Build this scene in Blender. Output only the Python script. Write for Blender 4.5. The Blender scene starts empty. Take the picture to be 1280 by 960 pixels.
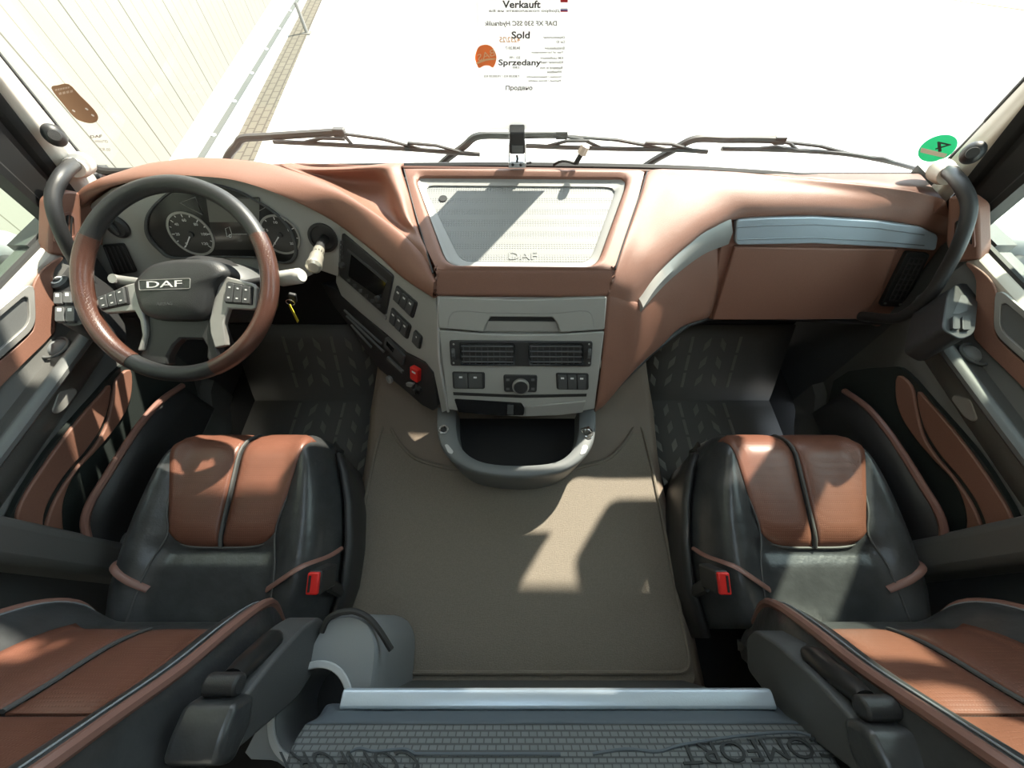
import bpy, bmesh, math, random
from mathutils import Vector as V, Matrix
random.seed(7)
S = bpy.context.scene
COL = S.collection
R = math.radians

# ------------------------------------------------------------------ camera, sky, sun, exposure
FPX, PITCH, HC = 490.0, 58.0, 1.25            # focal length in pixels of a 1280 px wide frame, tilt down, eye height
CAM = V((0.0, 0.0, HC))
cd = bpy.data.cameras.new('camera'); cam = bpy.data.objects.new('camera', cd); COL.objects.link(cam)
cd.sensor_fit = 'HORIZONTAL'; cd.sensor_width = 36.0; cd.lens = 36.0*FPX/1280.0; cd.clip_start = 0.02; cd.clip_end = 300
cam.location = CAM; cam.rotation_euler = (R(90-PITCH), 0, 0)
S.camera = cam
S.view_settings.view_transform = 'Standard'; S.view_settings.look = 'None'
S.view_settings.gamma = 1.0; S.view_settings.use_curve_mapping = False
S.view_settings.exposure = 0.55
w = bpy.data.worlds.new('sky'); S.world = w; w.use_nodes = True
nt = w.node_tree; bg = nt.nodes['Background']
bg.inputs['Color'].default_value = (0.80, 0.90, 1.0, 1); bg.inputs['Strength'].default_value = 2.7
SUN_EL, SUN_AZ = 44.0, 36.0                   # degrees up, degrees right of straight ahead
sd = bpy.data.lights.new('sun', 'SUN'); sun = bpy.data.objects.new('sun', sd); COL.objects.link(sun)
sd.energy = 10.0; sd.angle = R(0.9); sd.color = (1.0, 0.90, 0.77)
_sv = V((math.cos(R(SUN_EL))*math.sin(R(SUN_AZ)), math.cos(R(SUN_EL))*math.cos(R(SUN_AZ)), math.sin(R(SUN_EL))))
sun.rotation_euler = _sv.to_track_quat('Z', 'Y').to_euler(); sun.location = (6, 8, 9)
S.cycles.max_bounces = 10; S.cycles.diffuse_bounces = 6; S.cycles.transparent_max_bounces = 12
S.cycles.caustics_reflective = False; S.cycles.caustics_refractive = False
S.cycles.sample_clamp_indirect = 6.0

# ------------------------------------------------------------------ measuring helpers (photo direction -> point at a known depth / height)
_c, _s = math.cos(R(PITCH)), math.sin(R(PITCH))
def ray(u, v):
    x = (u-640.0)/FPX; d = (v-480.0)/FPX
    return V((x, _c-d*_s, -_s-d*_c))
def PS(u, v, s): return CAM + ray(u, v)*s
def PZ(u, v, z): r = ray(u, v); return CAM + r*((z-HC)/r.z)
def PY(u, v, y): r = ray(u, v); return CAM + r*(y/r.y)
def PX(u, v, x): r = ray(u, v); return CAM + r*(x/r.x)
class PL:
    def __init__(s, a, b, c):
        s.o = a.copy(); n = (b-a).cross(c-a).normalized()
        if n.dot(CAM-a) < 0: n = -n
        s.n = n
    def __call__(s, u, v, h=0.0):
        r = ray(u, v); t = (s.o-CAM).dot(s.n)/r.dot(s.n)
        return CAM + r*t + s.n*h
def C(ox, oy, k, pts): return [(ox+x/k, oy+y/k) for x, y in pts]
def cr(pts, n=6, closed=False):
    pts = [V(p) for p in pts]; N = len(pts); out = []
    rng = N if closed else N-1
    for i in range(rng):
        if closed: p0, p1, p2, p3 = pts[i-1], pts[i], pts[(i+1) % N], pts[(i+2) % N]
        else:
            p1, p2 = pts[i], pts[i+1]
            p0 = pts[i-1] if i > 0 else p1*2-p2
            p3 = pts[i+2] if i+2 < N else p2*2-p1
        for k in range(n):
            t = k/n
            out.append(0.5*((2*p1)+(p2-p0)*t+(2*p0-5*p1+4*p2-p3)*t*t+(3*p1-p0-3*p2+p3)*t**3))
    if not closed: out.append(pts[-1])
    return out
def rp(pts, r, n=4):
    pts = [V(p) for p in pts]; out = []; N = len(pts)
    for i in range(N):
        a, b, c = pts[i-1], pts[i], pts[(i+1) % N]
        d1, d2 = (a-b), (c-b); rr = min(r, d1.length*.48, d2.length*.48)
        p, q = b+d1.normalized()*rr, b+d2.normalized()*rr
        for k in range(n+1):
            t = k/n; out.append(p*(1-t)**2+b*2*t*(1-t)+q*t*t)
    return out
def rect(u0, v0, u1, v1): return [(u0, v0), (u1, v0), (u1, v1), (u0, v1)]
def resample(pts, n):
    pts = [V(p) for p in pts]; N = len(pts); L = [0]
    for i in range(N): L.append(L[-1]+(pts[(i+1) % N]-pts[i]).length)
    out = []; j = 0
    for k in range(n):
        d = L[-1]*k/n
        while L[j+1] < d: j += 1
        t = (d-L[j])/max(1e-9, L[j+1]-L[j]); out.append(pts[j].lerp(pts[(j+1) % N], t))
    return out
def sgrid(rows, nu=5, nv=5):
    a = [cr(r, nu) for r in rows]
    cols = [cr([row[j] for row in a], nv) for j in range(len(a[0]))]
    return [[cols[j][i] for j in range(len(cols))] for i in range(len(cols[0]))]
def ss(x, a=0.0, b=1.0):
    t = min(1, max(0, (x-a)/(b-a))); return t*t*(3-2*t)

# ------------------------------------------------------------------ mesh builder
class MB:
    def __init__(s): s.v = []; s.f = []
    def add(s, vs, fs):
        o = len(s.v); s.v += [V(p) for p in vs]; s.f += [tuple(i+o for i in f) for f in fs]; return s
    def prism(s, bot, top, caps=True):
        n = len(bot); fs = [(i, (i+1) % n, n+(i+1) % n, n+i) for i in range(n)]
        if caps: fs += [tuple(range(n-1, -1, -1)), tuple(range(n, 2*n))]
        return s.add(list(bot)+list(top), fs)
    def plate(s, pl, poly, h0, h1):
        b = [pl(p[0], p[1]) for p in poly]
        return s.prism([p+pl.n*h0 for p in b], [p+pl.n*h1 for p in b])
    def ring(s, outer, inner, d):
        """flat ring between two loops with the same count, thickened by vector d"""
        n = len(outer); vs = list(outer)+list(inner)+[p+d for p in outer]+[p+d for p in inner]; fs = []
        for i in range(n):
            j = (i+1) % n
            fs += [(i, j, n+j, n+i), (2*n+i, 3*n+i, 3*n+j, 2*n+j), (i, 2*n+i, 2*n+j, j), (n+i, n+j, 3*n+j, 3*n+i)]
        return s.add(vs, fs)
    def grid(s, P, close_u=False):
        r, c = len(P), len(P[0]); fs = []
        for i in range(r-1):
            for j in range(c if close_u else c-1):
                k = (j+1) % c; fs.append((i*c+j, i*c+k, (i+1)*c+k, (i+1)*c+j))
        return s.add([p for row in P for p in row], fs)
    def tube(s, path, r, n=10, closed=False, up=None, flat=1.0):
        path = [V(p) for p in path]; N = len(path); rings = []; pu = None
        for i, p in enumerate(path):
            a = path[i-1] if (i > 0 or closed) else p; b = path[(i+1) % N] if (i < N-1 or closed) else p
            t = (b-a).normalized()
            if pu is None:
                pu = V(up) if up is not None else (V((0, 0, 1)) if abs(t.z) < .9 else V((1, 0, 0)))
            x = (pu-t*pu.dot(t)).normalized(); y = t.cross(x); pu = x
            rr = r[i] if isinstance(r, (list, tuple)) else r
            rings.append([p+(x*math.cos(2*math.pi*k/n)*flat+y*math.sin(2*math.pi*k/n))*rr for k in range(n)])
        o = len(s.v); s.v += [q for rg in rings for q in rg]
        for i in range(N if closed else N-1):
            j = (i+1) % N
            for k in range(n):
                l = (k+1) % n; s.f.append((o+i*n+k, o+i*n+l, o+j*n+l, o+j*n+k))
        if not closed:
            s.f.append(tuple(o+k for k in range(n-1, -1, -1))); s.f.append(tuple(o+(N-1)*n+k for k in range(n)))
        return s
    def box(s, c, d, M=None):
        c = V(c); h = V(d)*.5; M = M or Matrix.Identity(3)
        vs = [c+M@V((x*h.x, y*h.y, z*h.z)) for x in (-1, 1) for y in (-1, 1) for z in (-1, 1)]
        return s.add(vs, [(0, 1, 3, 2), (4, 6, 7, 5), (0, 4, 5, 1), (2, 3, 7, 6), (0, 2, 6, 4), (1, 5, 7, 3)])
    def lathe(s, prof, c, axis=(0, 0, 1), n=24):
        c = V(c); a = V(axis).normalized(); x = a.orthogonal().normalized(); y = a.cross(x)
        P = [[c+a*h+(x*math.cos(2*math.pi*k/n)+y*math.sin(2*math.pi*k/n))*r for k in range(n)] for r, h in prof]
        s.grid(P, True)
        m = len(s.v); L = len(prof)*n
        s.f.append(tuple(range(m-L+n-1, m-L-1, -1))); s.f.append(tuple(range(m-n, m)))
        return s
    def ball(s, c, r, M=None, nu=16, nv=10):
        c = V(c); r = V(r) if not isinstance(r, (int, float)) else V((r, r, r)); M = M or Matrix.Identity(3)
        return s.grid([[c+M@V((r.x*math.sin(R(2+176*i/nv))*math.cos(2*math.pi*k/nu), r.y*math.sin(R(2+176*i/nv))*math.sin(2*math.pi*k/nu), r.z*math.cos(R(2+176*i/nv)))) for k in range(nu)] for i in range(nv+1)], True)
    def build(s, name, m, parent=None, bevel=0, smooth=True, solid=0, ang=38, seg=2, wire=None, sub=0):
        me = bpy.data.meshes.new(name)
        off = V((0, 0, 0)); q = parent
        while q is not None: off += V(q.location); q = q.parent
        me.from_pydata([p-off for p in s.v], [], s.f); me.materials.append(m)
        bm = bmesh.new(); bm.from_mesh(me); bmesh.ops.recalc_face_normals(bm, faces=bm.faces); bm.to_mesh(me); bm.free()
        o = bpy.data.objects.new(name, me); COL.objects.link(o)
        if parent is not None: o.parent = parent
        if smooth:
            me.shade_smooth(); me.set_sharp_from_angle(angle=R(ang))
        if solid:
            md = o.modifiers.new('t', 'SOLIDIFY'); md.thickness = abs(solid); md.offset = 1 if solid < 0 else -1
        if bevel:
            md = o.modifiers.new('b', 'BEVEL'); md.width = bevel; md.segments = seg; md.limit_method = 'ANGLE'; md.angle_limit = R(40)
            md.harden_normals = False
        if sub:
            md = o.modifiers.new('s', 'SUBSURF'); md.levels = sub; md.render_levels = sub
        return o
def tag(o, label=None, cat=None, group=None, kind=None):
    for k, x in (('label', label), ('category', cat), ('group', group), ('kind', kind)):
        if x: o[k] = x
    return o
def thing(name, loc, label, cat, group=None, kind=None):
    o = bpy.data.objects.new(name, None); o.empty_display_size = .05; COL.objects.link(o); o.location = loc
    return tag(o, label, cat, group, kind)
def text_mesh(t, bold=.0):
    c = bpy.data.curves.new('t', 'FONT'); c.body = t; c.extrude = 0.0; c.resolution_u = 3; c.offset = bold
    o = bpy.data.objects.new('t', c); COL.objects.link(o)
    bpy.context.view_layer.update()
    me = bpy.data.meshes.new_from_object(o.evaluated_get(bpy.context.evaluated_depsgraph_get()))
    vs = [V(p.co) for p in me.vertices]; fs = [tuple(p.vertices) for p in me.polygons]
    bpy.data.objects.remove(o); bpy.data.curves.remove(c); bpy.data.meshes.remove(me)
    return vs, fs
def text_to(mb, t, tl, tr, bl, d, bold=0.0):
    """lettering fitted into the parallelogram tl, tr, bl and raised by vector d"""
    vs, fs = text_mesh(t, bold)
    x0, x1 = min(p.x for p in vs), max(p.x for p in vs); y0, y1 = min(p.y for p in vs), max(p.y for p in vs)
    P = [tl+(tr-tl)*((p.x-x0)/(x1-x0))+(bl-tl)*((y1-p.y)/(y1-y0)) for p in vs]
    n = len(P); mb.add(P+[p+d for p in P], [tuple(reversed(f)) for f in fs]+[tuple(i+n for i in f) for f in fs])
    # side walls from boundary edges
    cnt = {}
    for f in fs:
        for i in range(len(f)):
            e = (f[i], f[(i+1) % len(f)]); k = (min(e), max(e)); cnt.setdefault(k, []).append(e)
    o = len(mb.v)-2*n
    for es in cnt.values():
        if len(es) == 1: a, b = es[0]; mb.f.append((o+a, o+b, o+n+b, o+n+a))
    return mb

# ------------------------------------------------------------------ materials
def mat(name, col, rough=.5, metal=0, bump=None, var=0.0, vscale=8.0, spec=.5, coat=0, col2=None):
    m = bpy.data.materials.new(name); m.use_nodes = True; n = m.node_tree.nodes; l = m.node_tree.links
    b = n['Principled BSDF']; b.inputs['Base Color'].default_value = (*col, 1); b.inputs['Roughness'].default_value = rough
    b.inputs['Metallic'].default_value = metal; b.inputs['Specular IOR Level'].default_value = spec
    if coat: b.inputs['Coat Weight'].default_value = coat; b.inputs['Coat Roughness'].default_value = .1
    tc = n.new('ShaderNodeTexCoord')
    if var or col2:
        t = n.new('ShaderNodeTexNoise'); t.inputs['Scale'].default_value = vscale; t.inputs['Detail'].default_value = 6
        l.new(tc.outputs['Object'], t.inputs['Vector'])
        r = n.new('ShaderNodeValToRGB'); r.color_ramp.elements[0].position = .3; r.color_ramp.elements[1].position = .7
        c2 = col2 or tuple(min(1, c*(1+var)) for c in col)
        r.color_ramp.elements[0].color = (*[c*(1-var) for c in col], 1); r.color_ramp.elements[1].color = (*c2, 1)
        l.new(t.outputs['Fac'], r.inputs['Fac']); l.new(r.outputs['Color'], b.inputs['Base Color'])
    if bump:
        kind, sc, st = bump[:3]
        if kind == 'noise':
            t = n.new('ShaderNodeTexNoise'); t.inputs['Scale'].default_value = sc; t.inputs['Detail'].default_value = 4; out = t.outputs['Fac']
        elif kind == 'cells':
            t = n.new('ShaderNodeTexVoronoi'); t.inputs['Scale'].default_value = sc; out = t.outputs['Distance']
        elif kind == 'dots':
            t = n.new('ShaderNodeTexVoronoi'); t.inputs['Scale'].default_value = sc; t.inputs['Randomness'].default_value = .0
            q = n.new('ShaderNodeValToRGB'); q.color_ramp.elements[0].position = .25; q.color_ramp.elements[1].position = .40
            l.new(t.outputs['Distance'], q.inputs['Fac']); out = q.outputs['Color']
        elif kind == 'wave':
            t = n.new('ShaderNodeTexWave'); t.inputs['Scale'].default_value = sc; t.bands_direction = bump[3] if len(bump) > 3 else 'X'; out = t.outputs['Fac']
        l.new(tc.outputs['Object'], t.inputs['Vector'])
        bp = n.new('ShaderNodeBump'); bp.inputs['Strength'].default_value = st; bp.inputs['Distance'].default_value = .002
        l.new(out, bp.inputs['Height']); l.new(bp.outputs['Normal'], b.inputs['Normal'])
    return m
BROWN = mat('brown_soft_plastic', (.25, .122, .086), .45, bump=('noise', 900, .35), var=.06, vscale=400)
BROWN_L = mat('brown_perforated_leather', (.172, .071, .047), .36, bump=('dots', 210, .22), var=.08, vscale=14)
BROWN_P = mat('brown_piping', (.24, .125, .10), .36)
BLACK_L = mat('black_leather', (.046, .048, .050), .32, bump=('noise', 34, .9), var=.25, vscale=22, spec=.6)
SEAM = mat('grey_seam', (.085, .085, .083), .6)
THREAD = mat('pale_thread', (.26, .28, .30), .6)
WRIM_B = mat('black_wheel_leather', (.035, .036, .037), .38, bump=('noise', 500, .3))
WRIM_W = mat('brown_wheel_grip', (.088, .038, .027), .30, bump=('dots', 260, .25), var=.2, vscale=20, coat=.3)
SILVER = mat('satin_silver_plastic', (.36, .355, .34), .42, metal=.35, bump=('noise', 1200, .06))
FASCIA = mat('grey_fascia', (.40, .40, .38), .5, metal=.2, bump=('noise', 1200, .06))
ALU = mat('brushed_aluminium', (.50, .58, .66), .34, metal=.35, bump=('noise', 300, .08))  # silver, with the blue of reflected sky put into the base colour
CHROME = mat('chrome', (.8, .8, .8), .12, metal=1)
BLACK = mat('black_plastic', (.030, .030, .031), .42, bump=('noise', 700, .2))
GLOSS = mat('glossy_black', (.012, .012, .013), .10, coat=.5)
SCREEN = mat('dark_display_glass', (.06, .055, .05), .12, coat=.5)
VENTSLAT = mat('vent_slat_plastic', (.055, .055, .056), .4)
RUBBER = mat('black_rubber', (.018, .018, .018), .6)
DARKGREY = mat('dark_grey_plastic', (.075, .078, .080), .5, bump=('noise', 600, .25))
MIDGREY = mat('mid_grey_plastic', (.13, .135, .135), .5, bump=('noise', 600, .2))
BLUEGREY = mat('blue_grey_plastic', (.23, .245, .255), .45, bump=('noise', 600, .15))
DOORGREY = mat('door_grey_plastic', (.115, .115, .110), .45, bump=('noise', 600, .25))
GREENBLK = mat('dark_green_black_plastic', (.022, .028, .026), .55, bump=('noise', 300, .3))
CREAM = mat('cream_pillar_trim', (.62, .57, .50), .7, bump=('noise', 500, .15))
ROOF = mat('pale_roof_lining', (.72, .69, .63), .9, bump=('noise', 300, .2))
MATGREY = mat('grey_brown_moulded_mat', (.195, .166, .132), .75, bump=('noise', 420, .9), var=.10, vscale=300)
CARPET = mat('brown_grey_moulding', (.185, .145, .112), .55, bump=('noise', 300, .5), var=.08, vscale=5)
TREAD = mat('lit_tread_rubber', (.165, .158, .14), .45)  # same rubber as the mat, light caught by the ribs put into the colour
FOOTMAT = mat('footwell_rubber', (.095, .092, .085), .55, bump=('noise', 300, .3))
BULK = mat('firewall_lining', (.016, .016, .017), .85, bump=('noise', 200, .4))
TRAYMAT = mat('grey_tray_rubber', (.265, .275, .275), .65, bump=('dots', 150, .6))
TRAYRIM = mat('grey_tray_rim', (.34, .34, .33), .5)
HONEY = mat('black_honeycomb_liner', (.007, .007, .008), .6, bump=('dots', 150, .9), spec=.3)
WHITE = mat('white_print', (.8, .8, .8), .5)
PRINT = mat('black_print', (.03, .03, .03), .6)
PRINT_F = mat('faint_grey_print', (.30, .28, .28), .7)
ORANGE = mat('orange_print', (.75, .25, .06), .6)
RED = mat('red_plastic', (.75, .03, .025), .35)
GREEN = mat('green_sticker', (.01, .33, .17), .5)
YELLOW = mat('yellow_tag', (.75, .62, .05), .5)
BRSTICK = mat('brown_sticker', (.26, .17, .12), .6)
def glass_mat(name, tint=(1, 1, 1), fac=.04):
    m = bpy.data.materials.new(name); m.use_nodes = True; n = m.node_tree.nodes; l = m.node_tree.links
    n.remove(n['Principled BSDF']); t = n.new('ShaderNodeBsdfTransparent'); t.inputs[0].default_value = (*tint, 1)
    g = n.new('ShaderNodeBsdfGlossy'); g.inputs['Roughness'].default_value = .02; x = n.new('ShaderNodeMixShader'); x.inputs[0].default_value = fac
    l.new(t.outputs[0], x.inputs[1]); l.new(g.outputs[0], x.inputs[2]); l.new(x.outputs[0], n['Material Output'].inputs[0]); return m
GLASS = glass_mat('windscreen_glass', (.98, 1, .985), .03)
SIDEGLASS = glass_mat('door_glass', (.90, .97, .92), .04)
def paper_mat():
    m = bpy.data.materials.new('white_paper'); m.use_nodes = True; n = m.node_tree.nodes; l = m.node_tree.links
    n.remove(n['Principled BSDF']); d = n.new('ShaderNodeBsdfDiffuse'); d.inputs[0].default_value = (.9, .9, .9, 1)
    t = n.new('ShaderNodeBsdfTranslucent'); t.inputs[0].default_value = (.96, .96, .96, 1); x = n.new('ShaderNodeMixShader'); x.inputs[0].default_value = .40
    l.new(d.outputs[0], x.inputs[1]); l.new(t.outputs[0], x.inputs[2]); l.new(x.outputs[0], n['Material Output'].inputs[0]); return m
PAPER = paper_mat()
def ink_mat(name, col):
    m = PAPER.copy(); m.name = name
    for q in m.node_tree.nodes:
        if q.type in ('BSDF_DIFFUSE', 'BSDF_TRANSLUCENT'): q.inputs[0].default_value = (*col, 1)
    return m
ORANGE_T = ink_mat('orange_ink', (.95, .42, .16)); RED_T = ink_mat('red_ink', (.75, .12, .14)); BLUE_T = ink_mat('blue_ink', (.25, .28, .6)); GREY_T = ink_mat('grey_ink', (.16, .15, .15)); GREEN_T = ink_mat('green_ink', (.10, .66, .42)); BROWN_T = ink_mat('brown_ink', (.34, .24, .17)); PALE_T = ink_mat('pale_ink', (1, .85, .55))
def tex_mat(name, c1, c2, scale, rough=.8, rot=0, mortar=.012, bump=.3, squash=None):
    """brick pattern in object metres"""
    m = bpy.data.materials.new(name); m.use_nodes = True; n = m.node_tree.nodes; l = m.node_tree.links
    b = n['Principled BSDF']; b.inputs['Roughness'].default_value = rough
    tc = n.new('ShaderNodeTexCoord'); mp = n.new('ShaderNodeMapping'); mp.inputs['Rotation'].default_value = rot if isinstance(rot, tuple) else (0, 0, rot)
    k = n.new('ShaderNodeTexBrick'); k.inputs['Scale'].default_value = 1
    k.inputs['Color1'].default_value = (*c1, 1); k.inputs['Color2'].default_value = (*[a*.93 for a in c1], 1); k.inputs['Mortar'].default_value = (*c2, 1)
    k.inputs['Brick Width'].default_value = scale[0]; k.inputs['Row Height'].default_value = scale[1]; k.inputs['Mortar Size'].default_value = mortar
    if squash is not None: k.offset = squash
    l.new(tc.outputs['Object'], mp.inputs['Vector']); l.new(mp.outputs['Vector'], k.inputs['Vector']); l.new(k.outputs['Color'], b.inputs['Base Color'])
    bp = n.new('ShaderNodeBump'); bp.inputs['Strength'].default_value = bump; bp.inputs['Distance'].default_value = .004; bp.invert = True
    l.new(k.outputs['Fac'], bp.inputs['Height']); l.new(bp.outputs['Normal'], b.inputs['Normal'])
    return m
# ================================================================== cab shell
def struct(o): o['kind'] = 'structure'; return o
m = MB(); m.box((0, .02, -.26), (2.5, 2.1, .12)); struct(m.build('floor', BULK))
m = MB(); m.box((0, -1.0, .85), (2.5, .08, 2.3)); struct(m.build('wall_back', ROOF))
# ceiling with the roof hatch opening
m = MB(); zc = 2.06
m.box((-.78, .07, zc), (.94, 2.2, .06)); m.box((.78, .07, zc), (.94, 2.2, .06)); m.box((0, -.70, zc), (.62, .66, .06)); m.box((0, .78, zc), (.62, .78, .06))
struct(m.build('ceiling', ROOF))
m = MB(); m.box((0, .01, 2.085), (.66, .80, .012)); struct(m.build('window_2', glass_mat('roof_hatch_glass', (.85, .9, .92), .05)))
for sd_, nm in ((-1, 'wall_left'), (1, 'wall_right')):
    m = MB(); m.box((sd_*1.225, -.40, .90), (.06, 1.20, 2.3)); m.box((sd_*1.225, .66, 1.93), (.06, .96, .26)); m.box((sd_*1.225, .985, .18), (.05, .36, .86))
    struct(m.build(nm, DARKGREY))
# front wall: firewall below the dashboard, header above the windscreen
m = MB(); m.box((0, 1.13, .16), (2.46, .06, .86)); struct(m.build('wall_front', BULK))
m = MB(); m.box((0, 1.04, 1.93), (2.46, .14, .24)); struct(m.build('trim_3', ROOF, bevel=.02))
# engine tunnel between the seats, rising under the console
rows = []
for y, z, hw in ((-.16, -.004, .50), (.2, -.004, .50), (.45, -.004, .50), (.56, .004, .505), (.66, .045, .50), (.76, .13, .47), (.86, .24, .44), (1.08, .34, .42)):
    zz = z
    rows.append([V((-hw-.015, y, -.2)), V((-hw-.006, y, zz-.05)), V((-hw+.015, y, zz-.006)), V((-hw+.06, y, zz)), V((-.2, y, zz+.0)), V((.2, y, zz)), V((hw-.06, y, zz)), V((hw-.015, y, zz-.006)), V((hw+.006, y, zz-.05)), V((hw+.015, y, -.2))])
m = MB(); m.grid([[p for p in r] for r in sgrid(rows, 3, 4)]); struct(m.build('floor_tunnel', CARPET, solid=.02, ang=60))

# ---- windscreen
WS = PL(V((0, 1.12, .62)), V((1, 1.12, .62)), V((0, 1.12-.10*1.2, 1.82)))
def ext(a, b, z):                     # extend a line of the place up to height z
    t = (z-a.z)/(b.z-a.z); return a+(b-a)*t
LI0, LI1 = WS(100, 197), WS(0, 75); RI0, RI1 = WS(1192, 197), WS(1284, 100)
zt = 1.80
glass = [ext(LI0, LI1, zt), LI0, WS(122, 212), WS(150, 217), WS(640, 209), WS(1130, 231), WS(1158, 228), RI0, ext(RI0, RI1, zt)]
m = MB(); nrm = WS.n*-.006
m.prism([p+nrm for p in glass], glass); wsg = struct(m.build('window_1', GLASS, smooth=False))
def seal(pts): return cr(pts, 5)
m = MB()
m.tube(cr([ext(LI0, LI1, zt), LI1, WS(50, 136), LI0, WS(122, 211), WS(150, 215), WS(240, 212), WS(480, 209), WS(640, 208), WS(830, 211), WS(960, 218), WS(1060, 226), WS(1125, 231), WS(1160, 226), RI0, WS(1239, 150), RI1, ext(RI0, RI1, zt)], 6), .011, 8)
m.build('seal', RUBBER, wsg)
# ---- windscreen pillars (trim) with the black door frames behind them
for k, (sd_, i0, i1, o0, o1) in enumerate(((-1, LI0, LI1, PY(74, 216, 1.0), PY(0, 120, 1.0)), (1, RI0, RI1, PY(1208, 226, 1.0), PY(1280, 152, 1.0)))):
    a0, a1 = ext(i0, i1, .50), ext(i0, i1, 1.85); b0, b1 = ext(o0, o1, .50), ext(o0, o1, 1.85)
    m = MB(); rows = []
    for t in [j/8 for j in range(9)]:
        a = a0.lerp(a1, t); b = b0.lerp(b1, t); mid = (a+b)*.5+V((-sd_*.028, -.012, 0))
        o = V((sd_*.03, .0, 0))
        rows.append([a+V((sd_*.01, .02, 0)), a.lerp(mid, .5)+V((-sd_*.012, -.006, 0)), mid, b.lerp(mid, .5)+V((-sd_*.012, -.004, 0)), b, b+o*1.2+V((0, .03, 0)), a+o+V((0, .04, 0))])
    m.grid([cr(r[:5], 3)+r[5:] for r in rows], True); struct(m.build('trim_%d' % (k+1), CREAM, ang=50))

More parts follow.
